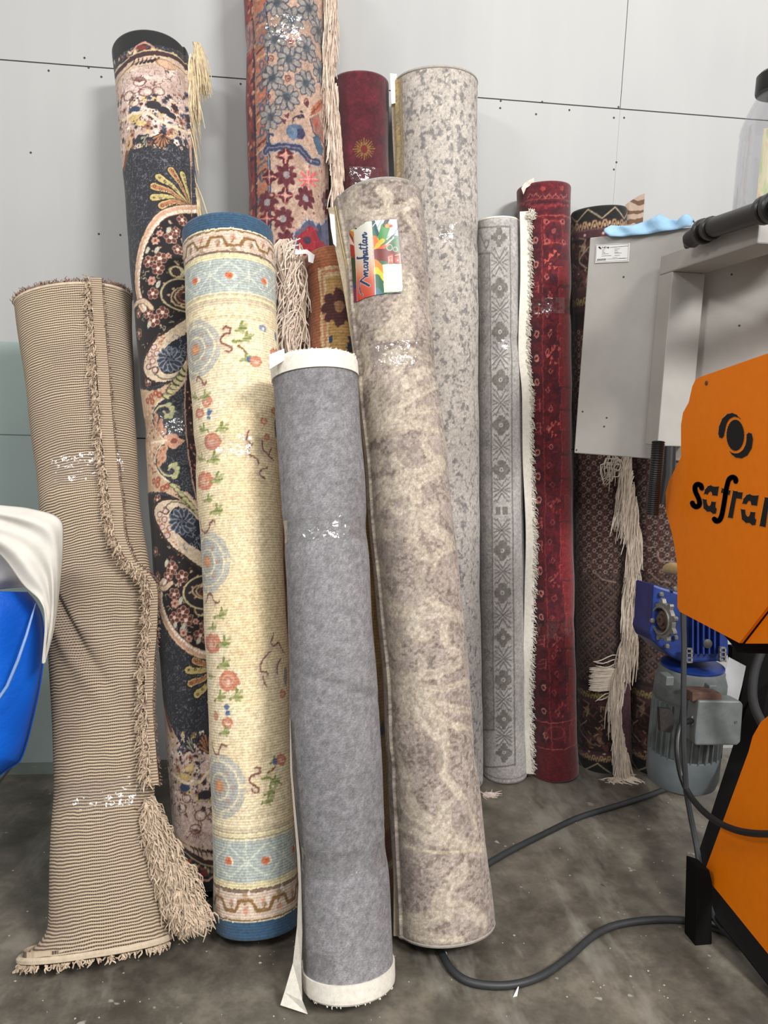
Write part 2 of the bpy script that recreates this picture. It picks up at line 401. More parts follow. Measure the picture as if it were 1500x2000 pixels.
        me.materials.append(mat); o=link(bpy.data.objects.new(name,me),parent)
        s.obj=o; return o
    def core(s,mat,parent,turns=5,inset=0):
        """the layers wound inside, one spiral strip"""
        R=s.r; seg=30; m=MB(); V=[];F=[]
        ms=np.linspace(R.s0+.004,R.s1-.004,9); fr=[R.frame(q) for q in ms]; n=seg*turns
        for q,(c,r,T,L,N) in enumerate(fr):
            for i in range(n+1):
                a=2*math.pi*i/seg; f=1-i/(n+1)
                for w in (0,1):
                    rr=max(.006,(r-.011-inset)*f+.004-(.006*w)*(1 if f>.15 else .6)-.004)
                    V.append(c+rr*math.sin(a)*L+rr*R.flat*math.cos(a)*N)
        k=2*(n+1)
        for q in range(len(fr)-1):
            for i in range(n):
                a=q*k+2*i; F.append((a,a+2,a+2+k,a+k)); F.append((a+1,a+1+k,a+3+k,a+3))
        for q in (0,len(fr)-1):
            for i in range(n):
                a=q*k+2*i; F.append((a,a+1,a+3,a+2) if q==0 else (a,a+2,a+3,a+1))
        return mesh('inner_layers',V,F,mat,parent,smooth=False)
    def patch(s,name,x0,x1,y0,y1,mat,parent,off=.002,nu=24,nv=10,px=True,thick=0):
        """thin sheet hugging the roll between lateral fractions and photo heights"""
        ra,rb=s.y2r(y1),s.y2r(y0); rows=np.linspace(ra,rb,nv).astype(int); th=np.linspace(math.asin(max(-1,min(1,x0))) if px else x0,math.asin(max(-1,min(1,x1))) if px else x1,nu)
        P=s.points(th,rows); C=s.C[rows][:,None]; v=P-C; P=C+v*(1+off/np.linalg.norm(v,axis=2)[...,None])
        V=P.reshape(-1,3); F=[(i*nu+j,i*nu+j+1,(i+1)*nu+j+1,(i+1)*nu+j) for i in range(nv-1) for j in range(nu-1)]
        return mesh(name,V,F,mat,parent,smooth=True)
def rug_mat(name,wv=0,wh=0,fine=.12,bmp=.25,mott=.12,rough=.95,amp=.15,sheen=.15):
    """attribute colour modulated by the weave (rows wh per metre, columns wv per metre)"""
    m=Mat(name,rough=rough); at=m.n('ShaderNodeAttribute',attribute_name='Col'); uv=coords(m,'UV')
    c=at.outputs['Color']
    f=noise(m,mapping(m,uv,(1,1,1)),260,3,.7); c=mix(m,fine*2,c,ramp(m,f,[(.3,(.45,.45,.45,1)),(.7,(1.45,1.45,1.45,1))]),'MULTIPLY')
    g=noise(m,uv,38,4,.65); c=mix(m,mott*2,c,ramp(m,g,[(.3,(.6,.6,.6,1)),(.7,(1.3,1.3,1.3,1))]),'MULTIPLY')
    h=f
    for fr,d in ((wv,'X'),(wh,'Y')):
        if fr:
            w=m.n('ShaderNodeTexWave',wave_type='BANDS',bands_direction=d); w.inputs['Scale'].default_value=fr*math.pi/10; w.inputs['Distortion'].default_value=.35; w.inputs['Detail'].default_value=2; w.inputs['Detail Scale'].default_value=3
            m.l(uv,w.inputs['Vector']); c=mix(m,amp*2,c,ramp(m,w.outputs['Fac'],[(.1,(.55,.55,.55,1)),(.6,(1.15,1.15,1.15,1))]),'MULTIPLY'); h=w.outputs['Fac']
    m.l(c,m.b.inputs['Base Color']); m.b.inputs['Sheen Weight'].default_value=sheen
    if bmp: bump(m,h,bmp,.0015)
    return m.m
def soft(s0,amp,cell=.12,tapes=()):
    rg=np.random.RandomState(s0); ph=rg.rand(8)*6.3
    def d(th,m,cl):
        v=amp*(np.sin(m/cell*2.1+ph[0]+np.sin(th*1.0+ph[1]))*.5+np.sin(m/cell*4.3+th*1.0+ph[2])*.25+np.sin(th*2+ph[3]+m/cell)*.4)
        for t in tapes: v=v-.004*np.exp(-((m-t)/.035)**2)
        return v
    return d
# ------------------------------------------------------------------ clear tape
mt=Mat('clear_tape',(235,235,232),.13); vt=coords(mt)
tr=mt.n('ShaderNodeBsdfTransparent'); gl=mt.n('ShaderNodeBsdfGlossy'); gl.inputs['Roughness'].default_value=.15; gl.inputs['Color'].default_value=(1,1,1,1)
bp=mt.n('ShaderNodeBump'); bp.inputs['Strength'].default_value=1.0; bp.inputs['Distance'].default_value=.0032
vo=mt.n('ShaderNodeTexVoronoi'); vo.inputs['Scale'].default_value=48; mt.l(vt,vo.inputs['Vector'])
nz=noise(mt,vt,45,2); mm_=mt.n('ShaderNodeMath',operation='ADD'); mt.l(vo.outputs['Distance'],mm_.inputs[0]); mt.l(nz,mm_.inputs[1]); mt.l(mm_.outputs[0],bp.inputs['Height']); mt.l(bp.outputs[0],gl.inputs['Normal'])
lw=mt.n('ShaderNodeFresnel'); lw.inputs['IOR'].default_value=1.5; mt.l(bp.outputs[0],lw.inputs['Normal'])
mn=mt.n('ShaderNodeMath',operation='MINIMUM'); mt.l(lw.outputs[0],mn.inputs[0]); mn.inputs[1].default_value=.30; ma=mt.n('ShaderNodeMath',operation='MULTIPLY_ADD'); mt.l(mn.outputs[0],ma.inputs[0]); ma.inputs[1].default_value=.8; ma.inputs[2].default_value=.035
mx=mt.n('ShaderNodeMixShader'); mt.l(ma.outputs[0],mx.inputs[0]); mt.l(tr.outputs[0],mx.inputs[1]); mt.l(gl.outputs[0],mx.inputs[2])
mt.l(mx.outputs[0],mt.t.nodes['Material Output'].inputs['Surface']); M_TAPE=mt.m
# ------------------------------------------------------------------ the carpets
LBL={
'A':'sagging beige roll with ribbed brown and cream backing, leftmost of the carpets',
'B':'tall dark navy floral roll with cream scrolls and a black top rim',
'C':'tallest roll, faded red and tan with grey blue rosettes, cut off above',
'D':'short rust orange roll behind the grey felt roll, left of the taupe leafy roll',
'E':'dark maroon velvet roll with one small yellow star, behind the tall rosette roll',
'F':'tall pale grey roll covered in small dark grey specks, right of the maroon velvet roll',
'G':'narrow silver grey roll with a vertical flower border and white fringed right edge',
'H':'slim bright red tribal patterned roll between the silver roll and the dark brown rolls',
'I':'dark brown roll with black zigzag rim and long white fringe down its right side',
'J':'dark brown patterned roll mostly hidden behind the grey motor and sheet metal box',
'K':'cream floral roll with dark blue ends, in front of the dark navy floral roll',
'L':'short plain grey felt roll with white bound ends, foremost in the middle',
'M':'taupe roll with big pale leaf scrolls and a colourful paper label near its top'}
NAME='rolled_carpet'
SEP={k:Roll(*v) for k,v in SPEC.items()}
ROOT={k:thing(NAME,LBL[k],'carpet') for k in sorted(SPEC)}
for k,o in ROOT.items():
    c=SEP[k].frame(SEP[k].s0)[0]; o.location=(0,0,0)
def tape(cv,y0,y1,root,x0=-.97,x1=.97,off=.0025): return cv.patch('tape',x0,x1,y0,y1,M_TAPE,root,off,40,10)
def ms(r,*ys):
    out=[]
    for y in ys:
        a,b=r.s0,r.s1
        for _ in range(20):
            m=(a+b)/2; c,rr,T,L,N=r.frame(m)
            if proj(c+rr*r.flat*N)[1]>y: a=m
            else: b=m
        out.append(a)
    return out
m_white=plain('white_cotton',(238,232,220),.95,0,.06,90,.2)
m_cream=plain('cream_fringe',(232,212,178),.95,0,.12,60)
m_ivory=plain('ivory_fringe',(230,210,194),.95,0,.12,60)
m_pinkf=plain('pinkish_fringe',(226,206,194),.95,0,.15,60)
m_paper=plain('white_paper',(232,232,230),.7,0,.02,20)
m_beige=plain('beige_binding',(160,146,124),.9,0,.1,120,.2)
m_greyb=plain('grey_binding',(168,160,152),.9,0,.1,120,.2)
def core_mat(n,c): return plain(n+'_layers',c,.95,0,.2,60)
def binding(cv,end,mat,root,name='edge_binding',r=.005):
    row=cv.H-1 if end>0 else 0
    th=np.linspace(-math.pi,math.pi,72); P=cv.points(th,np.array([row]))[0]; P=P-cv.T[row]*(.002*end)
    m=MB(); m.tube(P,r,6,cap=False); return m.build(name,mat,root,smooth=True)

# ---- B  navy floral
def weave_B():
    r=SEP['B']; root=ROOT['B']; cv=Cloth(r,.0020,(42,43,50),soft(2,.002,tapes=ms(r,820)),flap=(1.25,.006)); H,Wd=cv.H,cv.W
    n1=fbm(H,Wd,6,1,2); n2=fbm(H,Wd,5,2,2); big=fbm(H,Wd,60,3,2)
    ln=np.clip(1-np.abs(n1-.5)/.030,0,1); ln2=np.clip(1-np.abs(n2-.5)/.026,0,1); L=np.maximum(ln,ln2*.8)*np.clip((big-.2)*3,.45,1)
    cv.img=cv.img*(1-L[...,None]*.75)+np.array((148,150,160))*L[...,None]*.75
    ax=lambda y:float(np.interp(y,[100,300,600,900,1200,1500,1700],[293,307.5,331,356,373.5,397.5,413.5]))
    ya=[60,90,106,120,150,200,262,330,407,600,700,762,860]; yb=[1750,1712,1682,1662,1635,1560,1470,1375,1283,1140,1020,960,860]
    rg=np.random.RandomState(4)
    BLK=(27,19,21); CRM=(216,190,162); PCH=(196,158,132); GLD=(184,168,118); PNK=(205,180,168); BRN=(92,50,42)
    for side in (0,1):
        def t(x,y):
            if side==0: return (x,y)
            y2=float(np.interp(y,ya,yb)); return (x+ax(y2)-ax(y),y2)
        T=lambda P:[t(*p) for p in P]
        # pinkish garden zone
        cv.poly(T([(215,150),(245,120),(295,106),(345,112),(372,135),(385,180),(392,292),(365,275),(345,268),(330,275),(300,268),(270,262),(258,285),(244,318),(236,340)]),PNK)
        zr=cv.y2r(t(300,92)[1]); zr2=cv.y2r(t(300,275)[1]); za,zb=min(zr,zr2),max(zr,zr2)
        sub=cv.img[za:zb]; msk=(np.abs(sub-np.array(PNK)).sum(2)<5); nn=fbm(H,Wd,14,7,3)[za:zb]; n3=fbm(H,Wd,8,9,2)[za:zb]
        sub[msk]=sub[msk]+((nn[msk]-.5)*70)[:,None]*np.array([1,1.05,1.1])
        dk=msk&(np.abs(n3-.5)<.025); sub[dk]=(112,86,80)
        for i in range(240):
            y=rg.uniform(186,290); x=rg.uniform(ax(y)-70,ax(y)+70); dens=rg.rand()
            if y<215 and dens<.5: continue
            col=[(238,222,205),(45,42,52),(150,96,74),(202,176,120),(70,76,96),(225,200,185),(60,36,36)][rg.randint(7)]
            x2,y2=t(x,y)
            if rg.rand()<.5: cv.flower(x2,y2,rg.uniform(3,7),col,(40,30,34),n=5,ph=rg.rand()*6)
            else: cv.disc(x2,y2,rg.uniform(2,6),col,rg.uniform(1,3),ang=rg.rand()*3)
        for (x,y,rr,c2) in [(262,215,12,(52,66,96)),(300,205,14,(48,42,48)),(320,215,12,(44,40,46)),(335,225,10,(40,38,46)),(262,228,13,(205,178,120)),(275,240,10,(214,188,130))]:
            cv.disc(*t(x,y),rr,c2,rr*.6)
        cv.line(T([(240,235),(262,222),(290,222),(310,235),(345,250),(372,262)]),6,(228,206,178),sm=5)
        for (x,y,rr) in [(272,160,12),(285,178,13),(250,188,12),(310,178,11),(262,200,11)]:
            cv.disc(*t(x,y),rr,(110,74,66),rr*.8,inner=.82); cv.disc(*t(x+2,y+1),rr*.5,(222,202,188),rr*.4)
        for i in range(9):
            a=math.radians(200+i*17); cv.line(T([(272,160),(272+15*math.cos(a),160+11*math.sin(a))]),1.4,(110,70,62))
        # rim: black, gold ornaments, maroon band, teardrops
        cv.poly(T([(205,60),(400,60),(400,100),(368,116),(350,100),(325,92),(290,88),(255,94),(235,108),(215,130),(205,130)]),(22,22,24))
        for i in range(46):
            x=rg.uniform(222,362); y=94+8*rg.rand()+((x-293)/75)**2*26; cv.disc(*t(x,y),rg.uniform(2,4.5),[(196,176,128),(214,196,160),(150,110,90),(160,80,62)][rg.randint(4)],rg.uniform(1.5,3),ang=rg.rand()*3)
        cv.line(T([(258,101),(270,88),(285,84),(300,92)]),4,(190,140,124),sm=5); cv.disc(*t(277,93),9,(120,50,44),5)
        arc=[(218,172),(226,148),(245,125),(270,109),(295,104),(325,107),(350,118),(372,142)]
        cv.line(T(arc),13,(200,180,140),sm=6); cv.line(T(arc),9,(66,40,44),sm=6)
        arc2=[(222,182),(234,152),(258,128),(285,118),(315,118),(340,126),(368,150)]
        cv.line(T(arc2),15,(205,178,156),sm=6); cv.line(T(arc2),1.5,(110,84,60),sm=6)
        for i in range(7):
            x=257+i*8; cv.line(T([(x,128-i*1.6),(x+5,122-i*1.2),(x+6,113-i*.2)]),2.2+i*.5,(36,26,28),sm=4,w2=1.2)
        cv.disc(*t(325,125),19,(150,120,86),9); cv.disc(*t(326,126),17,(206,168,140),7.5)
        # petals fan below the garden
        for i in range(6):
            a=math.radians(100+i*24); cv.line(T([(288,264),(288+13*math.cos(a),266+22*abs(math.sin(a)))]),5,(25,22,26)); cv.line(T([(288,264),(288+12*math.cos(a),266+20*abs(math.sin(a)))]),2.6,(170,165,150))
        for i in range(7):
            a=math.radians(20+i*24); cv.line(T([(316,262),(316+18*math.cos(a),264+24*abs(math.sin(a)))]),6,(25,20,22)); cv.line(T([(316,262),(316+17*math.cos(a),264+22*abs(math.sin(a)))]),3.6,(168,116,82))
        cv.line(T([(243,330),(246,305),(252,285)]),9,(128,66,44),sm=5); cv.disc(*t(250,280),11,(196,166,130),14,inner=.5)
        # peacock feathers
        for i,(x,y) in enumerate([(357,342),(335,333),(310,346),(300,364),(299,385),(316,401)]):
            b=(373,404); cv.line(T([b,((x+b[0])/2-2,(y+b[1])/2-9),(x,y)]),5,(24,20,24),sm=6,w2=17)
            cc=(186,170,112) if i%2==0 else (176,116,86)
            cv.line(T([b,((x+b[0])/2-2,(y+b[1])/2-9),(x,y)]),3,(214,190,122),sm=6,w2=13); cv.line(T([b,((x+b[0])/2-2,(y+b[1])/2-9),(x,y)]),2,cc,sm=6,w2=9)
            for q in range(4):
                f=q*.16; px_,py_=x+(b[0]-x)*f,y+(b[1]-y)*f-6*f; cv.disc(*t(px_+2,py_),2.4,(40,30,26)); cv.disc(*t(px_+2,py_),1.1,(235,210,150))
        # great arch
        arch=[(392,409),(372,408),(345,410),(318,420),(296,443),(279,478),(270,518),(268,555),(274,590),(281,602)]
        inn=arch+[(262,604),(252,640),(260,700),(262,752),(310,752),(345,735),(400,720)]
        cv.poly(T(inn),BLK,sm=4)
        for i in range(150):
            y=rg.uniform(425,745); x=rg.uniform(270,378)
            if math.hypot((x-372)/102,(y-545)/128)>1 and y<600: continue
            if rg.rand()<.6: cv.disc(*t(x,y),rg.uniform(1.6,3.6),[(205,172,150),(150,146,128),(120,72,60),(190,160,130)][rg.randint(4)],rg.uniform(1,2),ang=rg.rand()*3)
            else:
                a=rg.rand()*6; cv.line(T([(x,y),(x+5*math.cos(a),y+5*math.sin(a)),(x+8*math.cos(a+.9),y+8*math.sin(a+.9))]),1.3,(160,150,128),sm=3)
        for (x,y,rr) in [(356,431,11),(334,464,12),(347,487,10),(313,504,12),(290,511,11),(309,524,12),(344,452,8),(298,573,11),(270,612,9),(290,612,10),(318,611,12),(300,626,12),(272,652,10),(268,690,8),(290,745,10),(270,728,8)]:
            cv.flower(*t(x,y),rr,(96,54,46),(235,205,190),n=5,out=(212,170,148),ph=rg.rand()*6)
        for (x,y,rr) in [(303,470,8),(312,455,7),(296,548,9),(360,470,8),(330,500,6)]:
            cv.flower(*t(x,y),rr,(196,150,132),(120,60,50),n=6,ph=rg.rand()*6)
        for (x,y) in [(330,449),(306,488),(288,490),(309,556),(291,634)]:
            cv.disc(*t(x,y),7,(190,188,170),4,ang=1.1)
        cv.line(T(arch),18,(96,58,44),sm=6); cv.line(T(arch),15,(222,196,170),sm=6); cv.line(T([(x-1.8,y-1.5) for x,y in arch]),6,(200,150,120),a=.7,sm=6)
        A2=spline(arch,10)
        for p in A2[::2]: cv.disc(*t(p[0]+4,p[1]+3),1.9,(246,238,226))
        cv.line(T([(296,602),(282,588),(268,592),(260,606),(258,632)]),11,(96,58,44),sm=5); cv.line(T([(296,602),(282,588),(268,592),(260,606),(258,632)]),8.5,(216,190,164),sm=5)
        # small medallion and scroll wheel
        cv.disc(*t(347,531),17,(120,100,60),13); cv.disc(*t(347,531),15,(208,196,160),11.5); cv.flower(*t(344,531),9,(60,44,36),(60,44,36),n=8)
        cv.disc(*t(360,577),46,(196,182,140),33); cv.disc(*t(360,577),42,(40,34,36),30)
        for q in range(3):
            R0=.85-.22*q; P=[]
            for i in range(14):
                a=math.radians(60+i*22); P.append((362+42*R0*(1-i*.035)*math.cos(a)*.95,577+30*R0*(1-i*.035)*math.sin(a)))
            cv.line(T(P),4.2,(206,182,146),w2=1.5); cv.line(T([(x+2,y+2) for x,y in P]),1.5,(120,92,70),w2=1)
        for i in range(8):
            a=i*.8; cv.disc(*t(355+26*math.cos(a),577+18*math.sin(a)),3.4,(212,176,140),2,ang=a)
        cv.line(T([(372,584),(362,592),(352,584),(350,574),(358,566),(368,568)]),4,(110,52,46),sm=5)
        # paisley with blue rosette ground
        ins=[(400,628),(365,650),(335,668),(315,690),(309,712),(322,730),(345,726),(366,710),(400,700)]
        out=[(400,600),(362,618),(330,640),(302,660),(284,688),(277,712),(281,735),(300,748),(330,748),(352,738),(368,718)]
        cv.poly(T(out+[(400,700)]),(52,40,34),sm=5)
        cv.poly(T([(400,606),(364,623),(333,644),(305,664),(288,690),(281,713),(285,732),(302,744),(330,744),(352,733),(364,716),(400,690)]),(220,198,172),sm=5)
        for i in range(26):
            q=rg.rand(); x=320-32*q+rg.uniform(-6,6); y=650+55*q+rg.uniform(-7,7); cv.disc(*t(x,y),2,(170,112,84),1.3)
        for (x,y) in [(300,678),(292,692),(306,690),(298,705),(290,716),(303,722)]:
            cv.disc(*t(x,y),7,(128,78,70),6); cv.disc(*t(x,y),5.3,(222,196,186),4.5)
        cv.poly(T(ins),(34,38,50),sm=5)
        sub=T([(332,702)])[0]
        cv.flower(sub[0],sub[1],24,(56,62,76),(120,126,138),n=12,out=(150,154,164),w=.2)
        cv.flower(sub[0],sub[1],9,(40,44,56),(90,96,110),n=6,out=(160,164,172))
        for i in range(22):
            x=rg.uniform(325,378); y=rg.uniform(655,690); a=rg.rand()*6; cv.line(T([(x,y),(x+4*math.cos(a),y+4*math.sin(a)),(x+6*math.cos(a+1),y+6*math.sin(a+1))]),1.1,(128,134,148),sm=3)
        cv.line(T([(300,728),(318,740),(340,738),(356,722)]),3,(110,104,84),sm=5); cv.line(T([(292,722),(303,716),(310,722),(304,730)]),2,(60,46,40),sm=4)
        # tan band to the centre
        tan=[(262,750),(275,760),(300,762),(328,750),(352,728),(364,706),(372,712),(366,740),(345,766),(318,782),(300,798),(295,815),(300,838),(312,852),(326,860)]
        cv.poly(T(tan+[(300,862),(274,862),(268,800)]),(204,172,142),sm=4)
        cv.line(T([(352,728),(364,706),(370,722),(352,752),(326,774),(303,794),(296,815),(302,838),(322,860)]),3,(228,210,184),sm=5)
        for (x,y) in [(295,775),(304,768),(288,782),(312,772),(298,785)]: cv.flower(*t(x,y),6,(178,100,74),(220,170,130),n=5,out=(96,54,42))
        for i in range(9): cv.disc(*t(328+i*4.5,756-i*4.6+rg.uniform(-4,4)),1.5,(60,40,34))
        for i in range(46):
            x=rg.uniform(268,302); y=rg.uniform(795,862); a=rg.rand()*3; cv.disc(*t(x,y),rg.uniform(2,6),[(150,96,74),(232,214,190),(120,84,60),(176,128,100)][rg.randint(4)],rg.uniform(1,2.4),ang=a)
        for i in range(7):
            f=i/6; x=362-34*f-4*f*f; y=722+52*f; cv.disc(*t(x,y),8,(60,58,44),5,ang=-.6); cv.disc(*t(x+1,y-1),7,(196,190,140),3.6,ang=-.6)
        for (x,y) in [(330,790),(336,798),(338,806),(334,813),(326,812)]: cv.disc(*t(x,y),6,(188,190,140),4.5,ang=.5)
        cv.line(T([(302,808),(308,797),(320,792),(332,797),(334,806),(326,810),(320,804)]),4,(190,180,144),sm=5); cv.line(T([(304,806),(310,799),(322,794)]),1.4,(90,84,60),sm=4)
        for (x,y,rr) in [(305,818,10),(314,826,9),(312,838,12),(320,843,9),(304,832,8)]: cv.disc(*t(x,y),rr,(208,160,128),rr*.6,ang=1.1); cv.disc(*t(x-2,y),rr*.4,(168,112,88),rr*.25,ang=1.1)
        for i in range(10):
            x=rg.uniform(342,366); y=rg.uniform(765,850); cv.flower(*t(x,y),7,(38,40,48),(70,74,84),n=5,out=(120,122,130),ph=rg.rand()*6)
    cv.poly([(322,850),(340,846),(352,856),(362,860),(352,868),(340,876),(326,870),(318,860)],(214,164,138),sm=4); cv.disc(340,861,7,(150,84,66),5); cv.line([(295,866),(310,862),(325,860)],4,(232,214,190))
    # inner layer right of the fold
    cv.line([(372,262),(374,420),(371,560),(366,690),(361,770),(364,850),(374,925),(388,1000),(402,1120)],2.2,(200,160,140),sm=6)
    Q=cv.pts([(373,420),(372,560),(368,690),(363,770),(366,850),(376,925),(390,1000),(404,1120)],6)
    W2=cv.W-1; reg=Q+[(W2,Q[-1][1]),(W2,Q[0][1])]; cv.cpoly(reg,(48,26,26))
    for i in range(400):
        y=rg.uniform(430,1110); xx=np.interp(y,[420,560,690,770,850,925,1000,1120],[376,375,371,366,369,379,393,407])+rg.uniform(0,26); q=cv.mp(xx,y); k=cv.sc(q[1])
        cv.cdisc(q,rg.uniform(1,4)*k,rg.uniform(1,2)*k,[(170,110,86),(205,172,150),(110,60,48),(60,62,76)][rg.randint(4)],1,rg.rand()*3)
    o=cv.build('outer_layer',rug_mat('navy_floral',0,0,.10,.15,.05,.85),root,(50,1745),(-1.6,1.45),warp=.55); cv.core(core_mat('navy',(60,56,58)),root)
    tape(cv,800,852,root)
    # fringe hanging along the right edge near the top
    it=[]; rg=np.random.RandomState(3); path=[(386,96),(392,112),(380,140),(376,170),(384,200),(378,232),(376,260),(374,300),(372,335),(380,372),(386,400)]
    def frg(path,wid,n,L0,L1,dx,it,off=.02,key='B',sag=.9,curl=.06):
        r=SEP[key]; S=spline(path,10)
        for i in range(n):
            f=(i+rg.rand())/n*(len(S)-1.01); p=S[int(f)]+(S[int(f)+1]-S[int(f)])*(f%1)
            P=on_plane(p[0]+rg.uniform(-wid,wid),p[1]+rg.uniform(-4,4),r.yb,r.k)+r.N0*(off+rg.uniform(0,.012))
            d=(rg.normal(dx,.22),rg.normal(-.1,.15),-1); it.append((P,d,rg.uniform(L0,L1),sag,curl*.5))
    frg([(384,95),(390,105),(384,122)],6,110,.05,.08,.25,it); frg([(376,120),(374,150),(380,175)],6,110,.05,.09,.05,it); frg([(366,168),(368,230),(366,300)],4,90,.06,.10,.02,it); frg([(371,330),(375,360),(384,400)],5,90,.07,.12,.12,it)
    strands('fringe',it,m_cream,root,.0024)
    return cv
weave_B()

# ---- K  cream floral
def weave_K():
    r=SEP['K']; root=ROOT['K']; cv=Cloth(r,.0022,(240,219,180),soft(5,.0025,tapes=ms(r,868)),flap=(2.4,.006)); H,Wd=cv.H,cv.W; rg=np.random.RandomState(9)
    n=fbm(H,Wd,5,11,2,.5); cv.img+=((n-.5)*26)[...,None]*np.array([1,1,1.2]); n=fbm(H,Wd,90,12,2); cv.img+=((n-.5)*18)[...,None]*np.array([0,.6,1.4])
    BL=(52,84,112); BRN=(140,104,62); DB=(116,90,72); PB=(178,186,180); CR=(232,222,188); ORG=(208,122,84)
    def ends(f,top):
        # bands, heights at the front of the roll
        R=lambda y:cv.y2r(y)
        def bd(a,b,c): cv.band(f(a),f(b),c)
        bd(400,445,BL); bd(445,448,(232,222,190)); bd(448,451,(134,106,66)); bd(451,489,(222,200,180)); bd(489,494,(132,108,92)); bd(494,505,(232,218,176)); bd(505,569,PB); bd(569,573,(222,212,184)); bd(573,577,(192,180,152)); bd(577,583,(236,222,180)); bd(583,588,(204,188,160)); bd(588,592,(216,200,170))
        # meander in cloth cells
        ra,rb=sorted((R(f(454)),R(f(487)))); h=rb-ra; per=h*1.75
        for i in range(-1,12):
            x0=cv.W*.02+i*per+(0 if top else per*.3); lo,hi=(rb-h*.22,ra+h*.30); 
            P=[(x0,lo),(x0+per*.28,lo),(x0+per*.42,hi),(x0+per*.78,hi),(x0+per*.92,lo),(x0+per,lo)]
            P=[(a,b if top else ra+rb-b) for a,b in P]
            cv.cline(P,h*.17,BRN)
            for (dx,yy,c2) in [(.14,hi+h*.05,(214,160,134)),(.60,lo-h*.02,(214,160,134)),(.60,hi-h*.35+h*.1,(176,150,124)),(.14,lo-h*.3,(176,150,124))]:
                q=(x0+per*dx,yy if top else ra+rb-yy); cv.cdisc(q,h*.16,h*.15,c2); cv.cdisc((q[0]+h*.2,q[1]+h*.1),h*.1,h*.1,(236,220,208))
            cv.cline([(x0+per*.55,ra+h*.5),(x0+per*.62,ra+h*.75)],h*.08,(150,118,84)); cv.cline([(x0+per*.1,ra+h*.25),(x0+per*.18,ra+h*.5)],h*.08,(150,118,84))
        ra,rb=sorted((R(f(507)),R(f(567)))); h=rb-ra; per=h*1.12
        cx=cv.mp(449,537)[0] if top else cv.mp(521,1680)[0]; mid=(ra+rb)/2
        w_=(212,216,202)
        for i in range(-4,5):
            x=cx+i*per; cv.cline([(x-per*.5,mid),(x,ra+h*.06),(x+per*.5,mid),(x,rb-h*.06),(x-per*.5,mid)],h*.055,w_,.8); cv.cline([(x-per*.5,ra),(x-per*.5,rb)],h*.05,w_,.8)
            cv.cline([(x-per*.28,mid),(x,ra+h*.26),(x+per*.28,mid),(x,rb-h*.26),(x-per*.28,mid)],h*.06,(184,190,190),.8)
            cv.cdisc((x+h*.03,mid),h*.15,h*.12,(238,224,200)); cv.cdisc((x-h*.02,mid),h*.12,h*.11,ORG); cv.cdisc((x,mid),h*.05,h*.04,(188,92,64))
    ends(lambda y:y,True)
    fb=lambda y:float(np.interp(y,[400,445,448,451,489,494,505,569,592],[1850,1800,1797,1793,1742,1735,1722,1642,1618]))
    ends(fb,False)
    for (yc,f) in ((605,1),(1603,-1)):
        for i in range(14):
            x=365+i*13+ (30 if f<0 else 0); cv.disc(x,yc+(12 if f>0 else -6)+((i-6)/6)**2*12*f,4,(204,186,152),3,a=.7)
    # medallions on the left
    for (x,y,R) in [(381,683,56),(404,1098,60),(428,1535,60)]:
        G=(186,184,176); q=cv.mp(x,y); k=cv.sc(q[1])*R
        cv.cdisc(q,k,k,G,.9,inner=.80)
        for a in (0,math.pi/2,-math.pi/2): 
            cv.cline([(q[0]+k*.7*math.cos(a),q[1]+k*.7*math.sin(a)),(q[0]+k*1.1*math.cos(a),q[1]+k*1.1*math.sin(a))],k*.12,(226,212,176))
        cv.cdisc(q,k*.80,k*.80,(226,216,184)); cv.cdisc(q,k*.74,k*.74,(180,180,174)); 
        for a in (0.9,-.9,0): cv.cdisc((q[0]+k*.55*math.cos(a),q[1]+k*.55*math.sin(a)),k*.10,k*.08,(178,148,134),.7)
        cv.cdisc(q,k*.44,k*.44,(224,214,184)); cv.cdisc(q,k*.37,k*.37,(174,172,164)); cv.cdisc(q,k*.22,k*.2,(204,148,112)); cv.cdisc(q,k*.08,k*.10,(226,160,110))
    ROSE=(205,134,108); R2=(222,168,140); GR=(134,142,80); G2=(176,176,128); BLU=(92,112,146); SB=(128,84,66); WH=(232,222,198)
    def rose(x,y,rr):
        for i in range(7):
            a=i*.9; cv.disc(x+rr*.5*math.cos(a),y+rr*.5*math.sin(a),rr*.55,ROSE,rr*.5)
        cv.disc(x,y,rr*.7,R2,rr*.55,inner=.75); cv.disc(x-1,y+1,rr*.3,(228,184,158)); cv.line([(x-rr*.4,y),(x,y+rr*.3),(x+rr*.4,y+rr*.1)],2,(236,200,176),sm=3)
    def leaf(x,y,s=1,d=1):
        for (dx,dy,ex,ey) in [(-8,6,2,0),(2,0,4,-12),(2,0,14,-8),(-4,4,8,8),(2,2,12,1)]: cv.line([(x+dx*s*d,y+dy*s),(x+ex*s*d,y+ey*s)],5*s,GR if (dx+ex)%4 else G2)
    def soften(x,y,w,h): cv.disc(x,y,w,WH,h,a=.35)
    for (x,y) in [(408,790),(420,870),(410,945),(425,1260),(445,1335),(435,1410)]: soften(x,y,30,34)
    # left garland, three groups
    rose(404,784,11); rose(390,808,11); leaf(398,772,.8); leaf(384,775,.7,-1)
    cv.disc(407,809,6,(226,218,200)); cv.disc(409,805,6,BLU,5); cv.disc(408,815,5,BLU,3)
    rose(415,862,18); leaf(430,836,1); leaf(400,838,.8,-1); leaf(414,896,1.1); leaf(396,895,.7,-1)
    rose(399,940,19); leaf(420,935,1.1); leaf(404,975,.7); leaf(419,997,1)
    rose(414,1257,20); leaf(434,1255,1.1); leaf(428,1200,1.1); leaf(413,1225,.7); leaf(433,1298,1.1)
    rose(446,1330,21); leaf(427,1362,1); leaf(458,1360,1.1); leaf(415,1320,.6,-1)
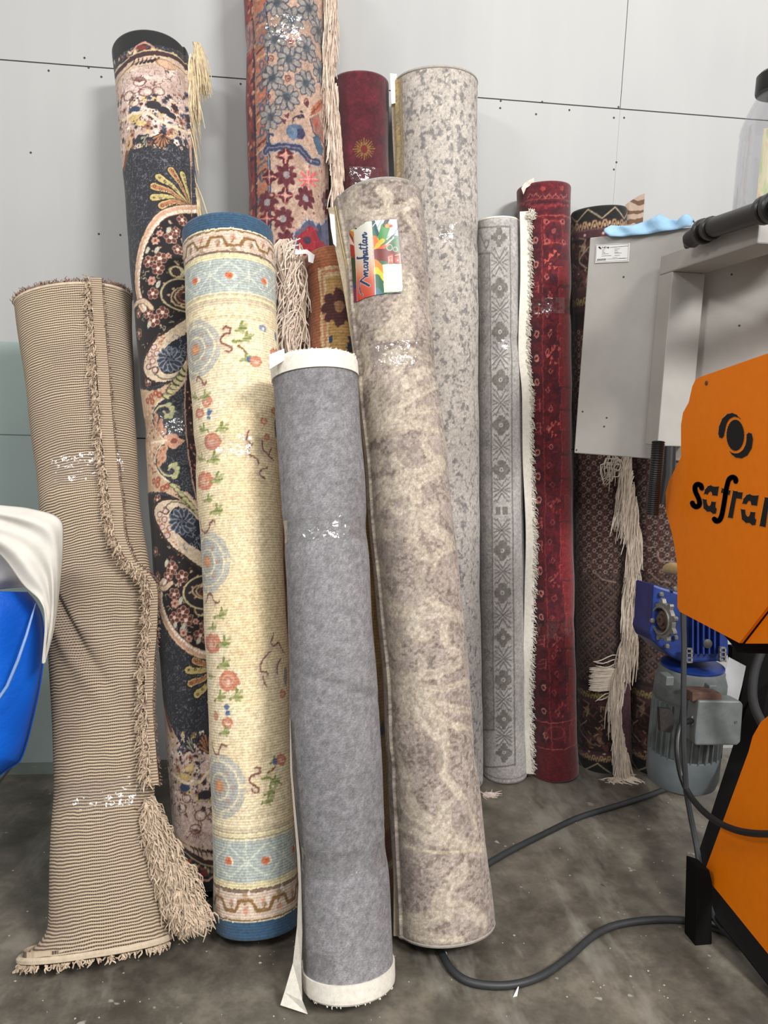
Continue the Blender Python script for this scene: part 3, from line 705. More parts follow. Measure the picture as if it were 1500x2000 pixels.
    cv.disc(443,1381,7,BLU,5); cv.disc(444,1392,7,BLU,5); cv.line([(436,1387),(452,1386)],2,(226,220,206))
    cv.disc(421,1398,7,(200,150,118),9); rose(444,1412,12); leaf(436,1430,.9)
    def scroll(P,c=SB,w=3.4): cv.line([(x-3,y+3) for x,y in P],9,(212,190,172),a=.6,sm=5); cv.line(P,w,c,sm=5)
    scroll([(384,742),(386,736),(394,742),(396,750),(402,750),(402,745)])
    scroll([(391,1018),(394,1035),(402,1040),(408,1032),(410,1022),(418,1018),(421,1022)]); scroll([(402,1178),(406,1162),(413,1162),(417,1175),(424,1178),(428,1174)])
    scroll([(414,1450),(418,1468),(426,1474),(430,1462),(434,1454),(444,1456)])
    # sprays to the right
    def spray(ox,oy,fl,rosexy):
        S=lambda P:[(ox+x,oy+fl*y) for x,y in P]
        scroll(S([(-16,-16),(-10,-20),(-3,-17),(-4,-9),(-14,-4),(-20,4),(-17,12),(-8,16),(0,20),(0,28),(-10,28)]),w=3.4)
        cv.line(S([(4,8),(24,6),(44,-4)]),6,GR,sm=4,w2=3); leaf(ox+16,oy-fl*18,1); leaf(ox+26,oy+fl*2,.9)
        cv.line(S([(14,18),(24,24),(30,32)]),3.4,(130,100,60),sm=4); leaf(ox+26,oy+fl*42,.8)
        cv.disc(ox+rosexy[0]-12,oy+rosexy[1]-4*fl,6,BLU,6); rose(ox+rosexy[0],oy+rosexy[1],11)
    spray(452,658,1,(48,48)); cv.disc(514,642,8,(140,150,172),7); cv.disc(514,643,3,(236,232,226)); cv.disc(538,657,5,BLU,9); rose(536,690,11)
    spray(508,1528,-1,(42,-44)); leaf(520,1562,1)
    for P in [[(486,842),(482,858),(492,868),(484,876),(490,890),(502,896),(505,904)],[(512,860),(514,876),(524,888),(532,898)],[(530,876),(526,890),(534,900)],[(522,912),(510,918),(508,928),(518,936)],
              [(536,1238),(530,1250),(534,1262),(544,1256),(550,1266),(556,1276)],[(530,1272),(520,1280),(512,1292),(508,1304),(512,1314),(522,1312),(524,1318)],[(514,1320),(516,1334),(520,1340)],[(548,1286),(542,1300),(542,1316)]]:
        scroll(P,w=2.8)
    rose(536,802,8); rose(516,822,7); cv.disc(540,835,8,(96,120,134),20); rose(522,854,7); cv.disc(558,1320,8,(150,152,150),18); rose(552,1354,8)
    cv.band(440,1800,(200,180,140),a=0)
    o=cv.build('outer_layer',rug_mat('cream_wool',0,150,.09,.3,.05,amp=.13),root,(405,1845),(-1.6,1.45),warp=.8); cv.core(core_mat('cream',(60,84,108)),root)
    tape(cv,848,890,root)
    return cv
weave_K()

# ---- M  taupe leaves
def weave_M():
    r=SEP['M']; root=ROOT['M']; cv=Cloth(r,.0025,(168,155,146),soft(8,.004,.2,tapes=ms(r,700,1500)),flap=(-1.25,-.007)); H,Wd=cv.H,cv.W
    a=fbm(H,Wd,40,21,3); b=fbm(H,Wd,4,22,2,.6); d=fbm(H,Wd,22,23,3)
    cv.img+=((a-.5)*46)[...,None]*np.array([1,.98,.92]); 
    sp=(b<.42)&(d<.56); cv.img[sp]-=30
    LF=(190,179,165); LE=(204,186,150); 
    def S(P,w,w2=None,c=LF,sm=7): 
        w=w*1.08; w2=None if w2 is None else w2*1.15; cv.line(P,w+4,(178,160,134),a=.5,sm=sm,w2=None if w2 is None else w2+4); cv.line(P,w,c,a=.85,sm=sm,w2=w2); cv.line(P,2,(168,150,124),a=.45,sm=sm); cv.line([(x+3,y+4) for x,y in P],2,(206,194,178),a=.5,sm=sm)
    def blob(x,y,rx,ry,ang=0): cv.disc(x,y,rx+2,(178,160,134),ry+2,a=.55,ang=ang); cv.disc(x,y,rx,LF,ry,a=.85,ang=ang)
    S([(672,420),(690,405),(720,420),(770,412),(815,392)],24,14); S([(690,380),(672,412),(664,450),(680,500),(690,520)],16,9); S([(745,372),(760,384),(755,400)],18,10); S([(790,420),(812,450),(826,490)],12,6)
    blob(678,470,9,22); blob(688,508,8,20); S([(700,560),(690,590),(700,620)],16,8); S([(780,545),(800,560),(790,600),(770,640),(740,655)],44,18); S([(838,560),(835,600),(842,640)],14,8)
    blob(712,690,15,26); blob(785,640,30,24); S([(722,712),(708,745),(700,790)],16,6); S([(760,700),(800,690),(840,700)],26,12)
    # fan of long leaves
    for P,w in [([(716,850),(750,790),(790,750),(850,712)],24),([(730,840),(775,795),(815,768),(862,748)],20),([(738,845),(790,812),(830,800),(868,802)],17),([(742,842),(800,828),(840,830),(870,850)],12),([(712,850),(740,762),(780,720),(796,700)],17)]: S(P,w+6,w-8)
    blob(732,782,13,16); S([(716,860),(740,835),(790,828),(850,838),(868,860),(872,880)],20,12); S([(720,850),(706,862),(712,880)],18,8)
    blob(733,900,20,24,.7); S([(775,900),(790,910),(786,930),(800,935),(838,915),(864,905)],30,16); S([(830,860),(838,885),(866,905)],14,20)
    S([(728,960),(745,945),(790,950),(820,940),(858,920)],26,14); S([(790,958),(760,965),(742,985),(738,1000)],24,10); S([(810,950),(815,990),(806,1040),(812,1062)],22,12); S([(800,990),(775,1000),(762,985)],16,8)
    S([(850,985),(830,1010),(838,1030),(860,1040),(885,1060)],18,22); blob(738,1035,18,16); blob(756,1045,14,12); S([(880,1070),(860,1080),(846,1100),(850,1120)],18,8)
    S([(822,1080),(828,1100),(820,1140),(850,1180),(900,1210)],20,14); blob(744,1110,18,17); S([(752,1165),(765,1190),(800,1200),(860,1195),(905,1208)],24,20); S([(805,1210),(808,1232),(824,1242)],26,20); blob(828,1240,14,14)
    blob(768,1258,18,32,.45); S([(872,1215),(868,1240),(880,1270),(895,1275)],18,12); S([(900,1290),(880,1305),(830,1320),(760,1318)],16,14); blob(826,1305,10,22)
    for P,w in [([(758,1318),(800,1335),(860,1345),(915,1330)],12),([(765,1325),(810,1350),(870,1380),(922,1388)],16),([(775,1330),(800,1375),(850,1430),(870,1480)],22),([(760,1320),(785,1370),(792,1392)],26),([(820,1360),(870,1410),(925,1425)],14)]: S(P,w+6,w-6)
    S([(770,1460),(785,1500),(800,1560),(830,1600),(870,1625)],16,26); S([(850,1400),(868,1450),(866,1500),(880,1530),(910,1570),(930,1620)],24,10); S([(770,1610),(800,1622),(840,1640),(900,1650),(945,1655)],12,16)
    blob(870,1590,14,22); S([(780,1560),(800,1590),(850,1612),(900,1640)],12,20); cv.line([(790,1652),(940,1655)],5,(206,192,166),a=.8)
    S([(905,1700),(880,1730),(870,1760),(876,1790)],24,14); S([(775,1790),(810,1800),(850,1790),(900,1770),(945,1800)],26,20); S([(860,1745),(850,1770),(858,1785)],16,10); S([(800,1820),(840,1830),(900,1835)],18,10)
    for (x,y) in [(730,600),(800,880),(760,1080),(840,1480),(800,1700),(905,1600),(830,1130),(760,760)]: cv.disc(x,y,26,(136,124,118),34,a=.35)
    sp=(fbm(H,Wd,5,27,2)<.34); cv.img[sp]-=16; n=fbm(H,Wd,3,25,2); cv.img+=((n-.5)*34)[...,None]; n=fbm(H,Wd,7,26,2,4); cv.img+=((n-.5)*14)[...,None]
    o=cv.build('outer_layer',rug_mat('taupe_pile',0,0,.12,.25,.10),root,(340,1860),(-1.6,1.6),warp=.6); cv.core(core_mat('taupe',(120,108,94)),root)
    binding(cv,1,m_greyb,root); binding(cv,-1,m_greyb,root)
    tape(cv,664,714,root)
    # flap end standing proud along the left
    def side(P,wd,name,mat,off,key='M',thick=.005,parent=root):
        r=SEP[key]; m=MB(); S=spline(P,5); V=[]; n=len(S)
        for (x,y) in S:
            a=on_plane(x,y,r.yb,r.k)+r.N0*off; b=on_plane(x+wd,y,r.yb,r.k)+r.N0*(off+.006)
            V+= [a,b,a-r.N0*thick,b-r.N0*thick]
        F=[]
        for i in range(n-1):
            q=4*i; F+=[(q,q+1,q+5,q+4),(q+2,q+6,q+7,q+3),(q,q+4,q+6,q+2),(q+1,q+3,q+7,q+5)]
        F+=[(0,2,3,1),(4*n-4,4*n-3,4*n-1,4*n-2)]
        return mesh(name,V,F,mat,parent)
    lft=[(640,412),(652,480),(668,560),(681,640),(692,720),(703,820),(714,920),(722,1020),(731,1110),(741,1200),(749,1300),(755,1400),(761,1500),(765,1620),(767,1720),(767,1822)]
    side(lft,17,'edge_flap',m_beige,.018); mb=MB(); rr=SEP['M']; S2=spline([(x+14,y) for x,y in lft],5); mb.tube([on_plane(x,y,rr.yb,rr.k)+rr.N0*.026 for x,y in S2],.0016,5); mb.build('edge_cord',plain('gold_cord',(206,184,130),.6,0,.1,60),root)
    mb=MB(); pts=[on_plane(x,y,rr.yb,rr.k)+rr.N0*.03 for x,y in [(643,428),(652,430),(655,470),(656,492),(650,486),(645,455)]]; mb.prism(pts,(0,-.0015,0)); mb.build('care_tag',m_paper,root)
    return cv,side
cvM,side=weave_M()

# ---- label on M
def label():
    root=ROOT['M']; cv=cvM
    q0=cv.mp(697,584); q1=cv.mp(785,431)
    rows=cv.H; sub=Cloth.__new__(Cloth)
    # card grid on the roll, its print painted on a fine grid of the same kind
    a0,a1=cv.th[cv.mp(684,505)[0]],cv.th[cv.mp(782,505)[0]]; k=2.4
    r0,r1=cv.mp(735,588)[1],cv.mp(735,428)[1]
    nu,nv=150,230; th=np.linspace(a0,a1,nu); mrow=np.linspace(r0,r1,nv)
    P=np.empty((nv,nu,3))
    for i,m in enumerate(mrow):
        lo=int(m); f=m-lo; p=cv.points(th,np.array([lo,lo+1])); P[i]=p[0]*(1-f)+p[1]*f
        c=cv.C[lo]; v=P[i]-c; P[i]=c+v*(1+.0022/np.linalg.norm(v,axis=1)[:,None])
    px,py=proj(P.reshape(-1,3)); px=px.reshape(nv,nu); py=py.reshape(nv,nu)
    X=7.5*0+(px-660)*9.375; Y=(py-410)*9.375      # zoomed card units (1500 x 1875)
    img=np.empty((nv,nu,3)); img[:]=(150,90,60)
    s=Cloth.__new__(Cloth); s.img=img; s.H,s.W=nv,nu; s.px,s.py=X,Y
    def mp(x,y): i=int(((X-x)**2+(Y-y)**2).argmin()); b,a=divmod(i,nu); return (a,b)
    s.mp=mp; sx=nu/870.0; s.sc=lambda row: sx
    # photograph side: foliage and parrot colours
    s.poly([(560,150),(1240,150),(1240,1600),(600,1600)],(60,110,80))
    s.poly([(560,150),(1240,150),(1240,620),(600,480)],(214,222,226))
    for P_,w,c in [([(620,200),(660,420),(690,520)],70,(48,112,84)),([(640,180),(740,460)],44,(38,84,92)),([(870,300),(820,480),(780,560)],130,(70,140,70)),([(980,540),(1130,560),(1130,700)],130,(74,120,72)),([(700,540),(740,640)],60,(212,200,60)),([(660,520),(700,640),(690,760)],90,(228,110,46)),([(820,560),(740,640),(700,720)],70,(220,180,50)),
                   ([(650,760),(760,720),(900,640)],60,(220,96,52)),([(650,840),(800,820),(1100,880)],190,(116,44,40)),([(660,960),(760,1050),(840,1120)],110,(236,132,44)),([(690,1120),(760,1200),(800,1240)],120,(200,196,48)),([(690,1260),(760,1400),(800,1560)],150,(40,96,70)),([(700,1480),(760,1560)],110,(60,110,130)),([(900,180),(860,280)],60,(50,44,54)),([(900,290),(940,290)],60,(232,150,60)),([(960,300),(980,290)],40,(214,80,60))]:
        s.line(P_,w,c,sm=4)
    for (x,y) in [(900,540),(940,460),(980,420),(1020,360),(1060,320),(930,600),(1000,500),(1040,440),(1090,420),(880,640)]: s.line([(x,y),(x+90,y-90)],16,(226,232,244))
    for (x,y) in [(960,520),(1000,470),(1040,400),(1080,360),(1040,560)]: s.line([(x,y),(x+70,y-60)],10,(64,70,130))
    s.line([(700,220),(640,300)],12,(230,236,236)); s.line([(800,190),(720,330)],12,(150,160,160)); s.line([(1095,190),(1135,420),(1160,800)],22,(50,50,74))
    for c_,r_ in [((945,690),44),((1050,720),34)]: s.disc(*c_,r_,(232,200,190),r_*1.2,inner=.82)
    s.poly([(915,850),(1010,800),(1010,970),(915,980)],(214,70,56)); s.line([(930,960),(930,870),(995,840),(995,960)],12,(240,170,150)); s.disc(962,915,22,(240,170,150),inner=.6); s.line([(1050,830),(1120,820)],14,(226,160,70)); s.poly([(1040,880),(1150,870),(1150,960),(1040,960)],(196,50,44)); s.line([(1130,800),(1140,970)],14,(238,170,160)); s.disc(1095,925,12,(240,200,190))
    # left slice
    s.poly([(190,330),(300,300),(360,1700),(280,1720)],(120,60,40)); s.poly([(200,380),(300,330),(310,560)],(196,120,50)); s.poly([(205,460),(310,660),(215,620)],(232,190,180)); s.poly([(215,640),(300,660),(300,840),(235,850)],(170,50,36)); s.poly([(240,880),(310,880),(330,1350),(270,1350)],(40,70,40)); s.poly([(270,1340),(335,1340),(345,1440),(290,1450)],(50,60,100)); s.poly([(290,1450),(345,1440),(352,1700),(280,1720)],(120,40,74))
    s.poly([(220,370),(480,240),(470,400),(330,420)],(206,204,150)); 
    for P_ in [[(300,310),(390,400)],[(370,280),(400,400)],[(450,260),(470,380)]]: s.line(P_,34,(56,78,48))
    # name panel, grey white to brick red
    n=60
    for i in range(n):
        f=i/n; y0=210+f*1460; y1=210+(i+1)/n*1460+14; xl0=285+f*70; xr0=610+f*75
        c=[np.interp(f,[0,.45,.62,.75,1],[214,208,206,200,190]),np.interp(f,[0,.45,.62,.75,1],[214,196,150,96,60]),np.interp(f,[0,.45,.62,.75,1],[206,176,122,70,40])]
        if f<.12: xl0=480-f*1600
        s.poly([(xl0,y0),(xr0,y0-8),(xr0+1,y1-8),(xl0+1,y1)],c)
    s.line([(285,500),(340,1300),(352,1680)],9,(240,170,160)); s.line([(612,210),(650,800),(684,1560)],12,(244,206,196))
    # the word, hand lettered, running upward
    NV=(34,50,86); OUT=(206,210,214)
    T=lambda u,v:(560-v*1.0+ (1400-0)*0 + (0), 1390-u)   # u along the word upward, v height leftwards
    def bx(u): return 575-u*.045
    L=[]
    def st(P,w=26): L.append(([(bx(u)-v,1390-u) for u,v in P],w))
    st([(0,0),(60,110),(85,150),(-150,180),(-200,100),(-190,90)][:3],34)
    st([(-170,130),(-90,185),(40,175),(90,165)],14); st([(95,160),(50,70),(10,10)],26)
    st([(105,150),(170,60),(175,20),(190,60),(215,90),(222,20)],24); st([(222,20),(250,80),(275,85),(278,10),(310,20)],22)
    st([(380,75),(345,80),(330,40),(345,8),(378,40),(385,80),(388,10),(415,20)],20)
    st([(425,80),(425,8),(450,70),(478,75),(480,5),(505,15)],22)
    st([(515,200),(500,190),(512,100),(512,0)],32); st([(512,10),(535,70),(560,75),(565,8),(590,20)],24)
    st([(630,75),(600,78),(588,40),(600,8),(630,40),(637,80),(640,10),(665,20)],22)
    st([(690,150),(680,60),(690,5),(715,20)],22); st([(665,120),(715,125)],16); st([(755,155),(745,60),(752,5),(780,20)],22); st([(725,128),(775,130)],16)
    st([(830,75),(800,80),(788,40),(800,8),(832,40),(838,80),(842,8),(870,20)],22); st([(885,80),(885,5),(905,65),(935,78),(942,10),(965,20),(975,45)],22)
    for P_,w in L: s.line(P_,w+16,OUT,a=.8,sm=4)
    for P_,w in L: s.line(P_,w,NV,sm=4)
    s.line([(400,1300),(400,1420),(440,1570)],10,(60,64,96),sm=4)
    s.poly([(820,1000),(1165,995),(1180,1420),(1172,1500),(845,1510)],(238,234,196)); s.poly([(1040,1500),(1180,1490),(1180,1560),(860,1560)],(30,34,36)); s.line([(1080,1020),(1140,1020)],5,(110,110,100)); s.line([(1015,1200),(1020,1330)],7,(216,212,180))
    # keep only cells inside the card outline
    poly=[(205,380),(480,250),(480,225),(600,195),(1090,165),(1140,300),(1160,800),(1190,1410),(1160,1530),(850,1535),(690,1560),(500,1610),(355,1680),(290,1700),(270,1350),(235,850),(205,450)]
    ins=np.zeros(X.shape,bool); nP=len(poly)
    for i in range(nP):
        x0,y0=poly[i]; x1,y1=poly[(i+1)%nP]
        if y0!=y1: ins^=((Y>=min(y0,y1))&(Y<max(y0,y1))&(X<x0+(Y-y0)*(x1-x0)/(y1-y0)))
    V=P.reshape(-1,3); i,j=np.meshgrid(np.arange(nv-1),np.arange(nu-1),indexing='ij'); ok=(ins[:-1,:-1]&ins[1:,1:]).ravel()
    F=np.stack([i*nu+j,i*nu+j+1,(i+1)*nu+j+1,(i+1)*nu+j],-1).reshape(-1,4)[ok]
    used=np.unique(F); mpv=-np.ones(nv*nu,int); mpv[used]=np.arange(len(used)); F=mpv[F]
    me=bpy.data.meshes.new('paper_label'); me.from_pydata(V[used].tolist(),[],F.tolist()); me.update()
    ca=me.color_attributes.new('Col','FLOAT_COLOR','POINT'); rgba=np.ones((len(used),4),np.float32); rgba[:,:3]=lin(np.clip(img.reshape(-1,3)[used],0,255))*ALB; ca.data.foreach_set('color',rgba.ravel())
    m=Mat('printed_card',rough=.35); at=m.n('ShaderNodeAttribute',attribute_name='Col'); m.l(at.outputs['Color'],m.b.inputs['Base Color']); me.materials.append(m.m)
    o=link(bpy.data.objects.new('paper_label',me),root); o['label']='colourful printed card with a handwritten style name'
    so=o.modifiers.new('thick','SOLIDIFY'); so.thickness=.0006; so.offset=-1
label()

# ---- L  grey felt
def weave_L():
    r=SEP['L']; root=ROOT['L']
    def d(th,m,cl):
        s=soft(12,.003,.16,ms(r,1030,1690))(th,m,cl)
        for (y,a,x) in WR: s=s-a*np.exp(-((m-y+ .03*(th-x))/.010)**2)*np.exp(-((th-x)/.6)**2)
        return s
    WR=[(ms(r,1330)[0],.004,-.2),(ms(r,1365)[0],.006,.7),(ms(r,1292)[0],.003,.1),(ms(r,1630)[0],.003,.9),(ms(r,1390)[0],.003,.3)]
    cv=Cloth(r,.0045,(142,140,143),d,flap=(-1.9,-.006)); H,Wd=cv.H,cv.W
    n=fbm(H,Wd,60,31,3,1.4); cv.img+=((n-.5)*34)[...,None]
    m=Mat('grey_felt',rough=1.0); at=m.n('ShaderNodeAttribute',attribute_name='Col'); uv=coords(m,'UV')
    f=noise(m,mapping(m,uv,(1,2.2,1)),190,5,.75); c=mix(m,.9,at.outputs['Color'],ramp(m,f,[(.28,(.45,.45,.47,1)),(.5,(.95,.95,.95,1)),(.72,(1.45,1.45,1.45,1))]),'MULTIPLY')
    g=noise(m,mapping(m,uv,(1,1.6,1)),60,4,.7); c=mix(m,.5,c,ramp(m,g,[(.3,(.7,.7,.7,1)),(.7,(1.2,1.2,1.2,1))]),'MULTIPLY'); m.l(c,m.b.inputs['Base Color']); bump(m,f,.35,.002)
    rr=cv.build('outer_layer',m.m,root); cv.core(core_mat('felt',(150,148,145)),root,6)
    # white bound ends
    def endband(rowa,rowb,name,off):
        rows=np.linspace(rowa,rowb,7).astype(int); th=np.linspace(-1.9,2*math.pi-1.9,90); P=cv.points(th,rows); C=cv.C[rows][:,None]; v=P-C; nr=np.linalg.norm(v,axis=2)[...,None]
        V=np.concatenate([(C+v*(1+off/nr)).reshape(-1,3),(C+v*(1-.004/nr)).reshape(-1,3)]); n=90; F=[]
        for i in range(6):
            for j in range(n-1): a=i*n+j; F.append((a,a+1,a+n+1,a+n)); b=a+7*n; F.append((b,b+n,b+n+1,b+1))
        for j in range(n-1):
            F.append((j,j+7*n,j+1+7*n,j+1)); a=6*n+j; F.append((a,a+1,a+1+7*n,a+7*n))
        return mesh(name,V,F,m_white,root,smooth=False),P
    _,P1=endband(cv.H-1,cv.H-int(.050/cv.c),'end_binding',.004)
    _,P0=endband(int(.048/cv.c),0,'end_binding',.004)
    rg=np.random.RandomState(2); it=[]
    for i in range(300):
        th=rg.uniform(-2.6,2.6); p=cv.points([th],np.array([cv.H-1]))[0,0]; it.append((p+cv.T[-1]*-.004,cv.T[-1]*1.0+np.array([rg.normal(0,.5),rg.normal(0,.3),0]),rg.uniform(.005,.013),.2,.2))
    for i in range(30):
        th=rg.uniform(-1.6,1.6); p=cv.points([th],np.array([0]))[0,0]; it.append((p+cv.N[0]*.003,-cv.T[0]+np.array([rg.normal(0,.5),-.4,.2]),rg.uniform(.003,.006),.0,.2))
    strands('frayed_edge',it,m_white,root,.0014,3,4)
    # white side strip that flares out at the lower left
    m2=MB(); A=[(566,1400,567),(567,1500,571),(575,1600,580),(580,1660,586),(583,1720,588),(580,1800,590),(572,1870,588),(556,1925,590),(548,1950,600)]
    V=[]
    for (xa,y,xb) in A:
        a=on_plane(xa,y,r.yb,r.k)+r.N0*.03; b=on_plane(xb,y+(6 if y>1900 else 0),r.yb,r.k)+r.N0*.055; a[2]=max(a[2],.003); b[2]=max(b[2],.004); V+=[a,b,a-r.N0*.004,b-r.N0*.004]
    n=len(A); F=[]
    for i in range(n-1):
        q=4*i; F+=[(q,q+4,q+5,q+1),(q+2,q+3,q+7,q+6),(q,q+2,q+6,q+4),(q+1,q+5,q+7,q+3)]
    F+=[(0,1,3,2),(4*n-4,4*n-2,4*n-1,4*n-3)]
    mesh('side_binding',V,F,m_white,root)
    # folded cloth tag at the top left
    mb=MB(); P=[on_plane(x,y,r.yb,r.k)+r.N0*.075 for x,y in [(527,712),(556,700),(557,722),(528,740)]]; mb.prism(P,r.N0*.003); mb.build('cloth_tag',m_white,root,bev=.001)
    tape(cv,1006,1052,root,-.98,.9); tape(cv,1660,1712,root,-.95,.95); tape(cv,1860,1905,root,-.98,-.3)
weave_L()
# ---- A  ribbed backing, sagging
def weave_A():
    r=SEP['A']; root=ROOT['A']; mk=ms(r,905,1050,1350,1545,1800,1100,960,1480)
    sf=soft(21,.004,.2)
    def d(th,m,cl):
        s=sf(th,m,cl)
        g=lambda mc,w,tc,tw,a:a*np.exp(-((m-mc)/w)**2)*np.exp(-((th-tc)/tw)**2)
        s=s-g(mk[0],.05,-.1,.9,.010)-g(mk[5],.035,.45,.5,.022)+g(mk[6],.06,-.2,.9,.012)-g(mk[3],.05,.0,1.0,.012)
        # long diagonal crease from the left edge down to the middle
        line=mk[1]-.10-(th+1.2)*.21; s=s-.026*np.exp(-((m-line)/.030)**2)*np.exp(-((th+.55)/.75)**2)
        s=s+.012*np.exp(-((m-line+.06)/.04)**2)*np.exp(-((th+.4)/.7)**2)
        # foot splayed on the floor
        e=np.clip(1-(m-cl.r.s0)/.07,0,1)**2; s=s+.055*e*np.clip(-np.sin(th)-.1,0,1)+.012*e
        # flap edge step
        return s
    cv=Cloth(r,.0042,(178,154,132),d,flap=None)
    m=Mat('ribbed_backing',rough=.9); uv=coords(m,'UV')
    nz=noise(m,mapping(m,uv,(3,3,1)),2.2,3); sep=m.n('ShaderNodeSeparateXYZ'); m.l(uv,sep.inputs[0])
    jit=m.n('ShaderNodeMath',operation='MULTIPLY_ADD'); m.l(nz,jit.inputs[0]); jit.inputs[1].default_value=.022; m.l(sep.outputs[1],jit.inputs[2])
    sn=m.n('ShaderNodeMath',operation='MULTIPLY'); m.l(jit.outputs[0],sn.inputs[0]); sn.inputs[1].default_value=2*math.pi/.0074
    s2=m.n('ShaderNodeMath',operation='SINE'); m.l(sn.outputs[0],s2.inputs[0]); s3=m.n('ShaderNodeMath',operation='MULTIPLY_ADD'); m.l(s2.outputs[0],s3.inputs[0]); s3.inputs[1].default_value=.5; s3.inputs[2].default_value=.5
    x1=m.n('ShaderNodeMath',operation='MULTIPLY'); m.l(sep.outputs[0],x1.inputs[0]); x1.inputs[1].default_value=2*math.pi/.0052; x2=m.n('ShaderNodeMath',operation='SINE'); m.l(x1.outputs[0],x2.inputs[0])
    gapm=ramp(m,s3.outputs[0],[(.30,(1,1,1,1)),(.54,(0,0,0,1))])
    bead=ramp(m,x2.outputs[0],[(.35,(0,0,0,1)),(.7,(1,1,1,1))])
    big=noise(m,uv,5,3); tone=ramp(m,big,[(.35,(208,188,158)),(.6,(196,176,152))])
    up=ramp(m,sep.outputs[1],[(.25,(1,1,1,1)),(.62,(0,0,0,1))]); 
    gapc=mix(m,up,(78,60,50),(96,78,68)); gapb=mix(m,bead,(66,50,46),(172,150,132))
    gc=mix(m,.6,gapc,gapb); c=mix(m,gapm,tone,gc)
    f=noise(m,uv,230,3); c=mix(m,.35,c,ramp(m,f,[(.3,(.6,.6,.6,1)),(.7,(1.25,1.25,1.25,1))]),'MULTIPLY')
    m.l(c,m.b.inputs['Base Color']); bump(m,s3.outputs[0],.7,.003)
    cv.build('outer_layer',m.m,root,cols=(-1.7,1.7)); cv.core(core_mat('ribbed',(120,96,84)),root,4,.05)
    mt_=plain('pale_binding',(206,188,164),.9,0,.08,60); binding(cv,1,mt_,root,r=.006); binding(cv,-1,mt_,root,r=.008)
    m_pile=plain('shag_pile',(190,170,148),1,0,.25,90); m_pile2=plain('shag_pile_brown',(128,100,88),1,0,.25,90)
    rg=np.random.RandomState(5)
    # flap edge: pale woven strip, shaggy rope beside it, running down the front
    P=[(186,574),(190,640),(196,720),(202,800),(208,880),(216,950),(224,1010),(232,1060),(256,1110),(286,1136),(297,1160),(296,1230),(290,1300),(287,1380),(292,1460),(298,1530)]
    def at(x,y,off): return on_plane(x,y,r.yb,r.k)+r.N0*off
    S=spline(P,6)
    V=[];F=[];n=len(S); offs=np.interp(np.arange(n)/n,[0,.55,.7,1],[.092,.090,.080,.072])
    for i,(x,y) in enumerate(S):
        w=np.interp(y,[574,1000,1120,1530],[20,24,14,16]); a=at(x+5,y,offs[i]); b=at(x+5+w,y+2,offs[i]-.004); V+=[a,b,a-r.N0*.008,b-r.N0*.008]
    for i in range(n-1):
        q=4*i; F+=[(q,q+4,q+5,q+1),(q,q+2,q+6,q+4),(q+1,q+5,q+7,q+3),(q+2,q+3,q+7,q+6)]
    F+=[(0,1,3,2),(4*n-4,4*n-2,4*n-1,4*n-3)]
    ms_=Mat('flap_weave',(196,178,140),.95); v=coords(ms_); w=ms_.n('ShaderNodeTexWave',wave_type='BANDS',bands_direction='Z'); w.inputs['Scale'].default_value=48; w.inputs['Distortion'].default_value=1; ms_.l(v,w.inputs['Vector']); ms_.l(ramp(ms_,w.outputs['Fac'],[(.2,(112,92,76)),(.55,(188,168,144))]),ms_.b.inputs['Base Color']); bump(ms_,w.outputs['Fac'],.5,.002)
    mesh('flap_edge',V,F,ms_.m,root)
    it=[];it2=[]
    for i in range(1500):
        f=rg.rand()*(n-1.01); j=int(f); p=S[j]+(S[j+1]-S[j])*(f-j); y=p[1]
        wd=np.interp(y,[574,900,1140,1530],[5,6,7,9]); root3=at(p[0]+rg.uniform(-wd,wd),y+rg.uniform(-3,3),offs[j]+rg.uniform(-.002,.006))
        (it if rg.rand()<.85 else it2).append((root3,(rg.normal(-.3,.5),rg.normal(-.8,.3),rg.normal(-.3,.6)),rg.uniform(.010,.020),.5,.15))
    strands('shag_edge',it,m_pile,root,.0017,3,4)
    for i in range(500):
        f=rg.rand()*(n-1.01); j=int(f); p=S[j]+(S[j+1]-S[j])*(f-j); w_=np.interp(p[1],[574,1000,1120,1530],[27,32,22,24])
        it2.append((at(p[0]+w_,p[1],offs[j]-.006),(rg.normal(.4,.4),-.7,rg.normal(0,.4)),rg.uniform(.005,.010),0,.1))
    # tufts above the top edge and under the foot
    for i in range(420):
        th=rg.uniform(-1.9,1.9); p=cv.points([th],np.array([cv.H-1]))[0,0]; it2.append((p,cv.T[-1]+np.array([rg.normal(0,.5),rg.normal(0,.3),0]),rg.uniform(.010,.024),.1,.15))
    strands('pile_tufts',it2,m_pile2,root,.0014,3,4)
    it=[]
    for i in range(160):
        th=rg.uniform(-1.5,1.4); p=cv.points([th],np.array([0]))[0,0]; it.append((p+np.array([0,-.004,-.006]),(rg.normal(0,.5),-.6,rg.normal(-.3,.3)),rg.uniform(.008,.018),.1,.2))
    # heavy shag spilling out at lower right
    SP=spline([(300,1560),(312,1610),(330,1660),(350,1710),(368,1755),(388,1790)],8)
    hw=np.interp(np.arange(len(SP))/len(SP),[0,.25,.6,1],[8,20,36,28])
    for i in range(5200):
        f=rg.rand()**.8*(len(SP)-1.01); j=int(f); p=SP[j]+(SP[j+1]-SP[j])*(f-j); u=rg.uniform(-1,1)
        x=p[0]-4+u*hw[j]-6; y=p[1]+rg.uniform(-6,6)-u*6
        if x<np.interp(y,[1550,1640,1700,1800],[288,296,306,318]): continue
        if y>1800: continue
        root3=at(x,y,.052*math.sqrt(max(0,1-u*u))+.004+rg.uniform(0,.004)); 
        it.append((root3,(rg.normal(.55,.45),rg.normal(-.45,.3),rg.normal(-.75,.4)),rg.uniform(.018,.034),.35,.22))
    strands('shag_pile',it,m_pile,root,.0019,3,5)
    m=MB(); pts=[];rad=[]
